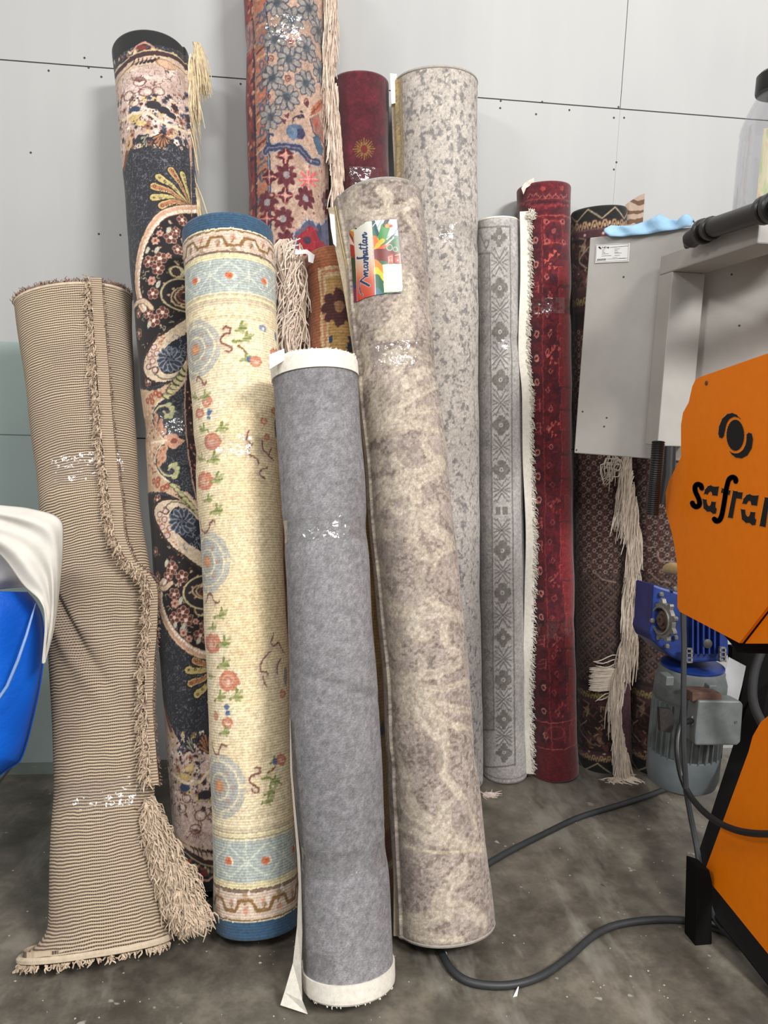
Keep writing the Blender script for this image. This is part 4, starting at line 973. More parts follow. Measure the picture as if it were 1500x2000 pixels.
    for j in range(0,len(SP),4): pts.append(at(SP[j][0]-8,SP[j][1],-.005)); rad.append(hw[j]*.0013)
    for q in pts: q[2]=max(q[2],.045)
    m.tube(pts,np.array(rad)*.85,14); m.build('rolled_pile',m_pile2,root,smooth=True)
    tape(cv,885,940,root,-.6,.9,.006); tape(cv,1520,1575,root,-.85,.95,.006)
weave_A()

# ---- C  tall faded red
def weave_C():
    r=SEP['C']; root=ROOT['C']; cv=Cloth(r,.0023,(182,152,134),soft(31,.003,tapes=ms(r,60)),flap=(1.35,.007)); H,Wd=cv.H,cv.W; rg=np.random.RandomState(12)
    n=fbm(H,Wd,16,41,3); cv.img+=((n-.5)*34)[...,None]; 
    mr=fbm(H,Wd,30,43,2)
    ax=lambda y:np.interp(y,[0,460],[557,564])
    def vb(x0,x1,col,a=1):      # vertical stripe at photo x measured near y=250
        q0=cv.mp(x0,250)[0]; q1=cv.mp(x1,250)[0]
        if x0<484: q0=0
        cv.img[:,q0:q1+1]=cv.img[:,q0:q1+1]*(1-a)+np.array(col,float)*a
    vb(470,498,(124,56,62)); vb(496,498,(50,34,44)); vb(498,500,(60,44,58)); vb(500,521,(160,112,92)); vb(521,526,(54,66,88)); vb(522.5,523.5,(130,126,132))
    q0,q1=0,cv.mp(497,250)[0]
    for i in range(150):
        y=rg.uniform(-60,480); x=rg.uniform(483,496); cv.disc(x,y,rg.uniform(2,7),[(176,104,84),(68,40,54),(150,60,60),(196,140,112)][rg.randint(4)],rg.uniform(3,7))
    for i in range(36):
        y=-60+i*15+rg.uniform(-3,3); cv.line([(502,y+16),(519,y)],4,[(190,100,78),(86,90,104),(96,50,50),(196,150,120)][i%4]); 
        if i%3==0: cv.disc(511,y+4,7,(84,86,104),9); cv.disc(511,y+4,3,(176,120,96),5)
    PT=(120,122,128); OL=(64,70,86); IN=(148,140,134)
    def ros(x,y,R=23): cv.flower(x,y,R,IN,(50,56,62),n=8,out=OL,w=.26,ph=.39); cv.disc(x,y,R*.42,(92,96,104),a=.55)
    for (x,y) in [(570,38),(537,77),(599,95),(566,115),(532,152),(598,163),(560,190),(528,228),(603,17),(541,5),(622,60),(625,140),(635,95),(572,-40),(538,-60)]: ros(x,y)
    for (x,y) in [(567,80),(562,153),(529,114),(523,190),(598,200)]: cv.disc(x,y,6,(120,72,66),inner=.6); cv.disc(x,y,2,(90,40,40))
    # lower flowers
    cv.disc(577,257,18,(80,96,122),13); cv.disc(586,262,11,(56,54,84),9); cv.disc(571,262,9,(100,118,140),12); cv.line([(572,240),(576,228),(588,225)],2.5,(52,44,60),sm=4)
    for (x,y) in [(588,219),(591,227),(584,229)]: cv.disc(x,y,4,(52,44,60),2.5)
    cv.poly([(612,205),(634,185),(640,200),(618,222),(604,228)],(170,100,72)); 
    for i in range(6): cv.line([(608+i*5,226-i*6),(616+i*5,212-i*5)],1.6,(110,60,54))
    cv.poly([(605,232),(622,222),(630,250),(634,290),(616,262)],(150,104,92)); cv.line([(606,232),(612,258),(632,292)],2.5,(60,56,72)); cv.disc(617,240,5,(170,80,70),8); cv.poly([(610,268),(620,262),(632,290),(630,306),(622,300)],(70,92,112))
    for (x,y) in [(553,222),(592,200),(548,232)]: cv.poly([(x,y),(x+12,y-2),(x+9,y+9),(x+4,y+5)],(96,52,60))
    jag=[(520,296),(523,288),(540,290),(545,286),(566,288),(584,290),(596,302),(606,314),(622,318)]
    cv.line(jag,17,(150,150,160)); cv.line(jag,13,(60,62,88)); cv.line([(521,278),(528,284),(524,262),(534,264)],4,(58,64,90)); cv.line([(x,y) for x,y in jag],2,(120,120,140))
    DR=(96,42,50)
    def dfl(x,y,R=22): cv.flower(x,y,R,DR,(150,140,142),n=8,w=.30)
    for (x,y) in [(558,342),(597,387),(553,427),(521,395),(636,395),(560,472)]: dfl(x,y)
    for (x,y) in [(557,381),(557,304),(526,346),(521,428)]:
        for a in (0,1.571,3.14,4.71): 
            for e in (-.35,.35): cv.disc(x+10*math.cos(a+e),y+10*math.sin(a+e),6,(90,36,44),3,ang=a+e)
        cv.line([(x-13,y),(x+13,y)],1.8,(220,140,130)); cv.line([(x,y-13),(x,y+13)],1.8,(220,140,130))
    for a in range(8): cv.line([(603,351),(603+18*math.cos(a*.785),351+18*math.sin(a*.785))],4.5,(216,96,100))
    cv.line([(600,325),(603,372)],2,(236,170,170)); cv.line([(588,350),(622,350)],2,(236,170,170))
    med=[(572,500),(574,452),(590,440),(598,428),(612,432),(616,440),(634,436),(640,420)]
    cv.poly(med+[(645,500)],(84,88,112)); cv.line(med,3,(160,160,170)); cv.poly([(580,500),(582,462),(602,440),(616,446),(625,470),(640,480),(640,500)],(150,36,50)); cv.disc(624,452,10,(62,66,92),14); cv.disc(600,470,9,(70,50,70),7)
    for i in range(60):
        y=rg.uniform(300,480); x=rg.uniform(524,636); cv.disc(x,y,rg.uniform(1.5,4),[(150,80,76),(206,168,146),(110,60,66)][rg.randint(3)],rg.uniform(1.5,3),a=.8)
    n=fbm(H,Wd,4,44,2); cv.img+=((n-.5)*30)[...,None]
    cv.build('outer_layer',rug_mat('faded_red',0,0,.10,.2,.12),root,(-20,500),(-1.6,1.6),8,warp=.8); cv.core(core_mat('red',(110,50,56)),root)
    tape(cv,28,84,root)
    it=[]; rg=np.random.RandomState(8)
    def fr(path,wid,n,L0,L1,dx,off):
        S=spline(path,10)
        for i in range(n):
            f=(i+rg.rand())/n*(len(S)-1.01); p=S[int(f)]+(S[int(f)+1]-S[int(f)])*(f%1)
            P=on_plane(p[0]+rg.uniform(-wid,wid),p[1]+rg.uniform(-4,4),r.yb,r.k)+r.N0*(off+rg.uniform(0,.015)); it.append((P,(rg.normal(dx,.10),rg.normal(-.08,.12),-1),rg.uniform(L0,L1),.8,.05))
    fr([(643,-60),(646,0),(645,40),(644,58)],6,230,.06,.09,.03,.05); fr([(641,56),(640,100),(640,140),(643,180)],5,200,.05,.09,.04,.05); fr([(650,180),(650,230),(655,270),(659,320),(656,368)],8,380,.04,.07,.0,.05)
    strands('fringe',it,m_ivory,root,.0026,3,5)
weave_C()

# ---- D  rust
def weave_D():
    r=SEP['D']; root=ROOT['D']; cv=Cloth(r,.0028,(168,104,72),soft(41,.002),flap=(-1.5,-.005)); H,Wd=cv.H,cv.W
    n=fbm(H,Wd,30,51,3); cv.img+=((n-.5)*26)[...,None]
    ra=cv.y2r(518); c0=cv.mp(626,600)[0]; c1=cv.mp(633,600)[0]
    cv.img[:ra,c0:]=(206,178,138); cv.img[:ra-3,c1-1:]=(184,130,96); cv.img[:ra-7,c1+2:]=(206,178,138); cv.img[:ra-12,c1+5:]=(178,142,88)
    f=(80,44,44)
    cv.flower(662,600,36,f,(178,142,88),n=8,w=.34); cv.disc(662,598,10,(150,110,80)); cv.poly([(680,655),(740,655),(740,690),(676,690)],(48,56,66)); cv.poly([(643,655),(650,655),(650,667),(643,667)],(52,66,90))
    # lower part seen beside the felt roll
    for y0,y1,c in [(1300,1420,(150,118,70)),(1420,1445,(60,66,72)),(1445,1630,(152,124,78)),(1630,1700,(120,66,52)),(1700,1712,(206,186,150)),(1712,1760,(140,84,62))]: cv.band(y0,y1,c)
    cv.build('outer_layer',rug_mat('rust_wool',0,110,.08,.3,.10,amp=.2),root,(470,700),(-1.6,1.6),5); cv.core(core_mat('rust',(140,90,66)),root,4)
    it=[]; rg=np.random.RandomState(15); S=spline([(590,488),(592,520),(590,560),(588,600),(588,640),(586,668)],8)
    def at(x,y,off): return on_plane(x,y,r.yb,r.k)+r.N0*off
    for i in range(260):
        f=rg.rand()*(len(S)-1.01); p=S[int(f)]; w=rg.uniform(0,1); it.append((at(p[0]-w*28,p[1]+rg.uniform(-8,8),.04+rg.uniform(0,.03)),(rg.normal(-.35,.5),rg.normal(-.2,.2),-1),rg.uniform(.04,.08),.8,.16))
    for i in range(90): it.append((at(rg.uniform(546,560),rg.uniform(482,492),.05),(rg.normal(.1,.2),rg.normal(-.1,.2),-1),rg.uniform(.09,.14),.6,.15))
    strands('fringe',it,m_ivory,root,.0021,3,6)
    mb=MB(); P=[at(x,y,.095) for x,y in [(576,518),(598,516),(612,526),(612,532),(596,524),(576,526)]]; mb.prism(P,r.N0*.0015); P=[at(x,y,.098) for x,y in [(600,522),(613,527),(610,543),(601,540)]]; mb.prism(P,r.N0*.0015); mb.build('care_tag',m_paper,root)
    side([(588,560),(588,600),(587,640),(586,680)],10,'edge_binding',m_beige,.05,'D',.004,root)
    # loose white tag hanging off the leafy roll is built with that roll
weave_D()

# ---- E  maroon
def weave_E():
    r=SEP['E']; root=ROOT['E']; cv=Cloth(r,.0019,(86,16,32),soft(51,.002)); H,Wd=cv.H,cv.W; rg=np.random.RandomState(2)
    n=fbm(H,Wd,22,61,3); n2=fbm(H,Wd,4,62,2); cv.img+=((n-.5)*40)[...,None]*np.array([1,.5,.6]); cv.img+=((n2-.5)*22)[...,None]*np.array([1,.6,.7])
    Y=(146,122,50)
    for i in range(8):
        a=i*math.pi/4+.39
        for R0,R1 in ((11,14),(16,19)):
            for e in (-.13,.13): cv.line([(711+R0*math.cos(a+e),291+R0*math.sin(a+e)),(711+R1*math.cos(a+e),291+R1*math.sin(a+e))],1.3,Y,.8)
        cv.line([(711+7*math.cos(a),291+7*math.sin(a)),(711+14*math.cos(a),291+14*math.sin(a))],1.6,Y); cv.line([(711+8*math.cos(a+.39),291+8*math.sin(a+.39)),(711+21*math.cos(a+.39),291+21*math.sin(a+.39))],1.5,Y)
    cv.disc(711,291,7,(104,30,30),8); cv.disc(711,291,8,Y,9,inner=.85,a=.8)
    cv.build('outer_layer',rug_mat('maroon_velvet',0,0,.16,.3,.25,sheen=.4),root,(130,400),(-1.6,1.6),12,warp=.3); cv.core(core_mat('maroon',(110,20,34)),root)
    tape(cv,325,372,root,-.9,.9)
weave_E()

# ---- F  specked grey
def weave_F():
    r=SEP['F']; root=ROOT['F']; cv=Cloth(r,.0025,(196,187,178),soft(61,.002,tapes=ms(r,455)),flap=(-1.3,-.006)); H,Wd=cv.H,cv.W
    big=fbm(H,Wd,55,71,2); a=fbm(H,Wd,5.2,72,3,1.3); b=fbm(H,Wd,3,73,2,1.5); c=fbm(H,Wd,20,74,2)
    thr=.375+.10*(big-.5)+.08*(c-.5)
    m=np.clip((thr-a)/.07,0,1)[...,None]; cv.img=cv.img*(1-m*.7)+np.array((108,104,104))*m*.75
    m=np.clip((.33+.10*(c-.45)-b)/.05,0,1)[...,None]; cv.img=cv.img*(1-m*.5)+np.array((120,116,114))*m*.5
    cv.img+=((big-.5)*22)[...,None]
    g=np.clip((np.linspace(1,0,H)-.35)*2,0,1)[:,None,None]; cv.img=cv.img*(1-g*.5)+(cv.img*.96+np.array((-4,0,10)))*g*.5
    q=cv.mp(790,300)[0]; cv.img[:,:q]=(176,160,130); 
    for x,cc in ((776,(206,182,120)),(779,(150,130,96)),(782,(206,182,120)),(786,(196,176,130))): 
        q=cv.mp(x,300)[0]; cv.img[:,q:q+1]=cc
    cv.build('outer_layer',rug_mat('speckled_grey',260,0,.10,.25,.05,amp=.12),root,(125,1565),(-1.2,1.5)); cv.core(core_mat('grey',(140,134,128)),root)
    binding(cv,1,m_greyb,root,r=.006); tape(cv,432,472,root,-.2,.98)
    side([(761,152),(763,200),(765,260),(769,340),(775,420)],10,'edge_flap',m_beige,.02,'F',.005,root)
    mb=MB(); P=[on_plane(x,y,r.yb,r.k)+r.N0*.035 for x,y in [(759,153),(772,154),(774,205),(771,210),(762,212)]]; mb.prism(P,r.N0*.0012); mb.build('care_tag',m_paper,root)
    it=[]; rg=np.random.RandomState(4)
    for i in range(70):
        P=on_plane(936+rg.uniform(-4,4),1537+rg.uniform(-4,4),r.yb,r.k)+r.N0*.09; it.append((P,(rg.normal(.55,.3),rg.normal(-.2,.25),-1),rg.uniform(.04,.075),.2,.12))
    strands('fringe',it,m_pinkf,root,.0016)
weave_F()

# ---- G  silver with flower border
def weave_G():
    r=SEP['G']; root=ROOT['G']; cv=Cloth(r,.0023,(180,175,172),soft(71,.0015,tapes=ms(r,665)),flap=(1.3,.005)); H,Wd=cv.H,cv.W; rg=np.random.RandomState(6)
    n=fbm(H,Wd,8,81,3,3); cv.img+=((n-.5)*34)[...,None]; n=fbm(H,Wd,50,82,2); cv.img+=((n-.5)*18)[...,None]
    DK=(128,124,120); LT=(188,185,180)
    X=lambda x,y:x+np.interp(y,[430,1500],[0,10])
    def vl(x,w,c,y0=440,y1=1512,a=1):
        for ya in range(int(y0),int(y1),60): cv.line([(X(x,ya),ya),(X(x,min(ya+60,y1)),min(ya+60,y1))],w,c,a)
    cv.band(455,1500,LT,.35)
    vl(944,24,(146,142,139),500,1420,.6); vl(955.5,3,DK,495,1425); vl(996,3,DK,443,1495); vl(934,3,DK,560,1400,.7)
    cv.line([(930,446),(960,443),(996,443)],3,DK); cv.line([(930,497),(945,495),(957,495)],4,DK); cv.line([(940,1425),(966,1425)],4,DK); cv.line([(940,1496),(975,1498),(1006,1492)],3,DK); cv.ring(1512,3,(190,186,182)); cv.ring(1520,2,(140,136,134)); cv.ring(1528,2,(142,138,136))
    cx=lambda y:X(975,y)
    def sq(x,y,s):
        F_=(126,122,117)
        for a in range(8): cv.disc(x+12*s*math.cos(a*.785+.39),y+14*s*math.sin(a*.785+.39),4.6*s,F_,5*s)
        for dx,dy in ((-12,0),(12,0),(0,-15),(0,15)): cv.poly([(x+dx-5*s,y+dy-5*s),(x+dx+5*s,y+dy-5*s),(x+dx+5*s,y+dy+5*s),(x+dx-5*s,y+dy+5*s)],F_)
        cv.disc(x,y,12*s,F_); cv.disc(x,y,4*s,(202,198,190),4.5*s,inner=.5)
    ys=[463,562,648,742,830,917,997,1075,1158,1245,1328,1405,1470]
    for i,y in enumerate(ys):
        if i==6:
            for dx in (-7,7): cv.poly([(cx(y)+dx-5,y-8),(cx(y)+dx+5,y-8),(cx(y)+dx+5,y+8),(cx(y)+dx-5,y+8)],(126,122,117))
        else: sq(cx(y),y,.95 if i not in (0,9,11,12) else .8)
        if i+1<len(ys):
            yc=(y+ys[i+1])/2; h=(ys[i+1]-y)*.26; xx=cx(yc); cD=(122,118,114)
            cv.line([(xx-15,yc-h*.7),(xx,yc),(xx-15,yc+h*.7)],2.4,cD); cv.line([(xx+15,yc-h*.7),(xx,yc),(xx+15,yc+h*.7)],2.4,cD)
            cv.line([(xx-16,yc-h*.2),(xx-5,yc),(xx-16,yc+h*.2)],2,cD); cv.line([(xx+16,yc-h*.2),(xx+5,yc),(xx+16,yc+h*.2)],2,cD)
            for s_ in (-1,1):
                cv.line([(xx,yc+s_*h*.3),(xx-9,yc+s_*h*1.0)],2.2,cD); cv.line([(xx,yc+s_*h*.3),(xx+9,yc+s_*h*1.0)],2.2,cD)
                cv.line([(xx-15,yc+s_*h*1.15),(xx-12,yc+s_*h*.95),(xx-9,yc+s_*h*1.1)],2,cD); cv.line([(xx+15,yc+s_*h*1.15),(xx+12,yc+s_*h*.95),(xx+9,yc+s_*h*1.1)],2,cD)
    for i in range(70):
        y=rg.uniform(505,1415); x=X(944+rg.uniform(-7,7),y); a=rg.rand()*6; cv.line([(x,y),(x+5*math.cos(a),y+6*math.sin(a)),(x+6*math.cos(a+1),y+9*math.sin(a+1))],1.6,(124,120,117),.8,sm=3)
    cv.line([(940,462),(950,485),(956,468)],2.4,DK,sm=3); cv.disc(950,476,6,DK,8,inner=.6)
    n=fbm(H,Wd,3,84,2); cv.img+=((n-.5)*26)[...,None]
    cv.build('outer_layer',rug_mat('silver_pile',0,0,.08,.2,.05),root,(418,1536),(-1.5,1.6),warp=.45); cv.core(core_mat('silver',(176,172,166)),root)
    binding(cv,1,m_white,root,r=.005)
    edge=[(1008,420),(1009,480),(1009,560),(1006,640),(1006,700),(1012,760),(1013,820),(1014,900),(1019,1000),(1020,1060),(1018,1140),(1016,1240),(1013,1330),(1014,1420),(1017,1500)]
    side(edge,17,'fringe_band',m_white,.045,'G',.004,root)
    it=[]; rg=np.random.RandomState(9); S=spline([(x+16,y) for x,y in edge],6)
    for i in range(1100):
        f=rg.rand()*(len(S)-1.01); j=int(f); p=S[j]+(S[j+1]-S[j])*(f-j); it.append((on_plane(p[0]+rg.uniform(-3,1),p[1],r.yb,r.k)+r.N0*(.05+rg.uniform(-.004,.004)),(1,rg.normal(-.2,.2),rg.normal(-.5,.4)),rg.uniform(.008,.018),.3,.15))
    for i in range(60): it.append((on_plane(1026+rg.uniform(-8,6),424+rg.uniform(-3,10),r.yb,r.k)+r.N0*.055,(rg.normal(.6,.4),-.3,rg.normal(.3,.4)),rg.uniform(.010,.018),.1,.2))
    strands('fringe',it,m_white,root,.0018,3,4)
    tape(cv,650,682,root,-.5,.98)
weave_G()

# ---- H  bright red
def weave_H():
    r=SEP['H']; root=ROOT['H']; cv=Cloth(r,.0023,(90,16,29),soft(81,.0025,tapes=ms(r,595,1225))); H,Wd=cv.H,cv.W; rg=np.random.RandomState(16)
    X=lambda x,y:x+np.interp(y,[370,700,1100,1500],[0,3,9,22])
    n=fbm(H,Wd,14,91,2); cv.img+=((n-.5)*40)[...,None]*np.array([1,.4,.45])
    # blocky darker and brighter steps
    for i in range(620):
        y=rg.uniform(455,1420); x=rg.uniform(1062,1112); s=rg.uniform(2,6); q=cv.mp(X(x,y),y); 
        c=[(70,16,34),(118,24,36),(100,22,36),(78,14,28)][rg.randint(4)]; cv.cpoly([(q[0]-s,q[1]-s),(q[0]+s,q[1]-s),(q[0]+s,q[1]+s),(q[0]-s,q[1]+s)],c,.7)
    y=520
    while y<1430:
        w=rg.uniform(8,22); h=rg.uniform(22,46); x0=X(1107-w,y); cv.poly([(x0,y),(X(1111,y),y),(X(1111,y+h),y+h),(x0,y+h)],(132,24,31),.8)
        cv.line([(x0,y+h),(x0,y),(x0+6,y)],1.4,(196,80,74),.6); y+=h*rg.uniform(.8,1.2)
    PK=(170,84,78); LN=(160,66,64)
    q=cv.mp(1058,600)[0]
    for ya in range(425,1440,40): cv.line([(X(1057,ya),ya),(X(1057,ya+40),ya+40)],1.6,LN,.7)
    for y in range(470,1440,46):
        k=(y-470)//46
        if k%5 in (0,1,4): cv.disc(X(1043,y),y,10,(62,14,24),22*.75); cv.disc(X(1045,y),y,5,(196,120,110),7,inner=.55)
        else:
            for d in (-8,0,8): cv.line([(X(1036+rg.uniform(-3,3),y),y+d),(X(1051,y),y+d-3)],1.6,PK,.8); cv.line([(X(1050,y),y-10),(X(1050,y),y+10)],1.6,PK,.8)
    # framed square at the top
    cv.ring(420,2,LN,.9)
    cv.line([(1062,425),(1062,476),(1108,478)],1.8,LN); cv.line([(1066,430),(1104,434)],1.2,LN); cv.flower(1083,452,15,(70,18,36),(150,70,70),n=4,w=.3); cv.disc(1083,452,20,(170,60,60),22,inner=.93,a=.7)
    for (x,y) in [(1068,434),(1100,434),(1068,472),(1100,474)]: cv.disc(x,y,6,PK,5); cv.disc(x,y,2.5,(70,14,26))
    # zigzag and upper bands
    cv.ring(385,2,(150,70,70),.6); zz=[(1030+i*6,378 if i%2 else 386) for i in range(14)]; cv.line(zz,1.5,(186,120,104),.8); cv.ring(392,2,(60,14,26)); cv.ring(410,3,(80,18,34))
    for i in range(16): cv.disc(1022+i*6.2,401+rg.uniform(-3,3),3.5,(150,48,56),3,a=.8)
    for x in (1025,1060,1098): cv.disc(x,368,5,(176,70,60),5,a=.8)
    # arrow motifs down the middle
    for y in (505,690,835,985,1130,1255,1385):
        x=X(1072,y); s=1 if y<800 else .8; a=1 if y<900 else .55
        for (dx,dy) in [(0,-12),(8,-18),(-8,0),(0,6),(8,14),(15,-13),(-2,14)]: cv.poly([(x+dx*s,y+dy*s),(x+(dx+7)*s,y+(dy+4)*s),(x+(dx+1)*s,y+(dy+8)*s)],(190,84,76),a)
        cv.line([(x-8*s,y+8*s),(x+10*s,y-10*s)],1.8,(206,96,84),a)
    for i,y in enumerate(range(540,1420,37)):
        x=X(1066+6*(i%2),y); 
        a=1 if y<900 else .6
        cv.line([(x-4,y),(x,y-6),(x+4,y),(x,y+6),(x-4,y)],1.5,(190,110,100),a)
    # bottom box
    cv.ring(1410,2,(170,80,78),.8); cv.ring(1462,2,(170,80,70),.8); cv.disc(1085,1432,18,(130,40,46),14,inner=.8); 
    for x in (1060,1072,1098,1108): cv.line([(x+5,1420),(x+5,1450)],2,(150,60,60),.8)
    cv.band(1466,1530,(106,22,32),.8)
    n=fbm(H,Wd,3,95,2); cv.img+=((n-.5)*36)[...,None]*np.array([1,.6,.6])
    cv.build('outer_layer',rug_mat('tribal_red',0,0,.12,.3,.12,sheen=.3),root,(348,1532)); cv.core(core_mat('scarlet',(110,20,34)),root)
    tape(cv,580,612,root,-.95,.98); tape(cv,1210,1246,root,-.8,.75)
    mb=MB(); P=[on_plane(x,y,r.yb,r.k)+r.N0*.06 for x,y in [(1008,378),(1014,368),(1032,358),(1032,368),(1017,378),(1012,390)]]; mb.prism(P,r.N0*.002); mb.build('cloth_tag',m_pinkf,root)
weave_H()

# ---- I, J  dark brown pair
def brown(key,top):
    r=SEP[key]; root=ROOT[key]; cv=Cloth(r,.0028 if key=='I' else .0032,(44,27,26),soft(91 if key=='I' else 97,.002),flap=(1.2,.006) if key=='I' else None); H,Wd=cv.H,cv.W; rg=np.random.RandomState(18)
    n=fbm(H,Wd,18,101,3); cv.img+=((n-.5)*22)[...,None]
    k=cv.sc(H//2)
    # all-over field of small flowers in a lattice, in cloth cells
    st=17*k*.62; ra,rb=cv.y2r(1330),cv.y2r(640)
    j=0; y=ra
    while y<rb:
        x=(j%2)*st*.5+2
        i=0
        low=y<cv.y2r(1120)
        while x<Wd-2:
            if low:
                cv.cdisc((x,y),st*.42,st*.38,(120,98,84),.55+.35*((i*7+j*3)%3)/2,inner=.70); cv.cdisc((x,y),st*.14,st*.14,(132,106,92))
                if (i+j)%3==0: cv.cline([(x-st*.5,y),(x,y+st*.5),(x+st*.5,y),(x,y-st*.5),(x-st*.5,y)],1.1,(24,14,16))
            else:
                if (i*2+j)%4==0: cv.cflower((x,y),st*.42,(168,146,134),(36,20,24),n=6,w=.34); cv.cdisc((x,y),st*.16,st*.16,(36,20,24))
                elif (i+j)%2: cv.cflower((x,y),st*.5,(84,50,44),(110,70,60),n=4,w=.3)
                else: cv.cdisc((x,y),st*.16,st*.16,(140,116,104))
            x+=st; i+=1
        y+=st*.5; j+=1
    n=fbm(H,Wd,5,103,2); m=np.clip(1-np.abs(n-.5)/.02,0,1)[...,None]*.35; m[:ra]*=.2; m[rb:]*=.2; cv.img=cv.img*(1-m)+np.array((120,96,84))*m
    xs=1118 if key=='I' else 1224
    cv.line([(xs+5,1070),(xs+18,1090),(xs+40,1100)],2.4,(110,86,80),sm=5); cv.line([(xs+45,1118),(xs+60,1132),(xs+85,1138)],2.4,(140,116,104),sm=5)
    if key=='J': cv.line([(1236,1045),(1252,1064),(1280,1070)],2,(150,130,120),sm=5); cv.line([(1284,1076),(1290,1094),(1316,1098)],2.4,(150,130,120),sm=5); cv.line([(1232,962),(1250,945),(1258,936)],2,(150,136,126))
    def border(f):
        B=lambda a,b,c:cv.band(f(a),f(b),c)
        B(390,427,(24,25,25)); B(427,443,(46,26,26)); B(443,447,(96,64,66)); B(447,460,(74,42,48)); B(460,464,(30,16,20)); B(464,556,(40,24,24)); B(556,575,(70,42,44)); B(575,592,(60,44,34)); B(592,606,(62,36,42)); B(606,612,(34,20,24))
        ra,rb=sorted((cv.y2r(f(404)),cv.y2r(f(424)))); h=rb-ra; x=0;P=[];q=0
        while x<Wd: P.append((x,ra if q%2 else rb)); x+=h*1.35; q+=1
        cv.cline(P,1.7,(168,150,124))
        for (a,b,cc,cd) in ((428,442,(176,146,112),(52,28,26)),(577,591,(150,130,84),(50,36,26))):
            ra,rb=sorted((cv.y2r(f(a)),cv.y2r(f(b)))); h=max(3,rb-ra); x=0;q=0
            while x<Wd: cv.cline([(x,ra),(x+h*.35,rb),(x+h*.7,rb),(x+h*1.05,ra)],1.8,cc); cv.cdisc((x+h*.52,ra+h*.3),h*.2,h*.3,cc); cv.cdisc((x+h*1.25,ra+h*.6),h*.22,h*.3,cc); x+=h*1.5
        rm=cv.y2r(f(453)); x=6
        while x<Wd: cv.cdisc((x,rm),1.6,1.4,(200,170,150)); x+=22
        ra,rb=sorted((cv.y2r(f(466)),cv.y2r(f(554)))); rg=np.random.RandomState(5)
        for i in range(120):
            x=rg.uniform(0,Wd); y=rg.uniform(ra,rb); a=rg.rand()*6; L=rg.uniform(4,10); cc=[(130,104,84),(96,56,50),(150,130,104),(80,44,42)][rg.randint(4)]
            cv.cline([(x,y),(x+L*math.cos(a),y+L*math.sin(a)),(x+L*1.4*math.cos(a+.8),y+L*1.4*math.sin(a+.8))],1.8,cc)
            if i%4==0: cv.cdisc((x,y),5,3.4,cc,1,a)
        if True:
            cv.line([(1150 if key=='I' else 1250,f(482)),(1136 if key=='I' else 1236,f(500)),(1132 if key=='I' else 1232,f(512)),(1146 if key=='I' else 1246,f(524))],2.6,(150,134,120),sm=5)
    if top: border(lambda y:y)
    fb=lambda y:float(np.interp(y,[390,427,447,464,556,575,592,612],[1530,1488,1474,1466,1376,1366,1352,1338]))
    border(fb)
    cv.build('outer_layer',rug_mat('dark_brown',0,0,.10,.2,.10),root,(395 if top else 860,1516),(-1.6,1.4),6,warp=.4); cv.core(core_mat('brown',(60,40,36)),root)
    return cv
brown('I',True); brown('J',False)
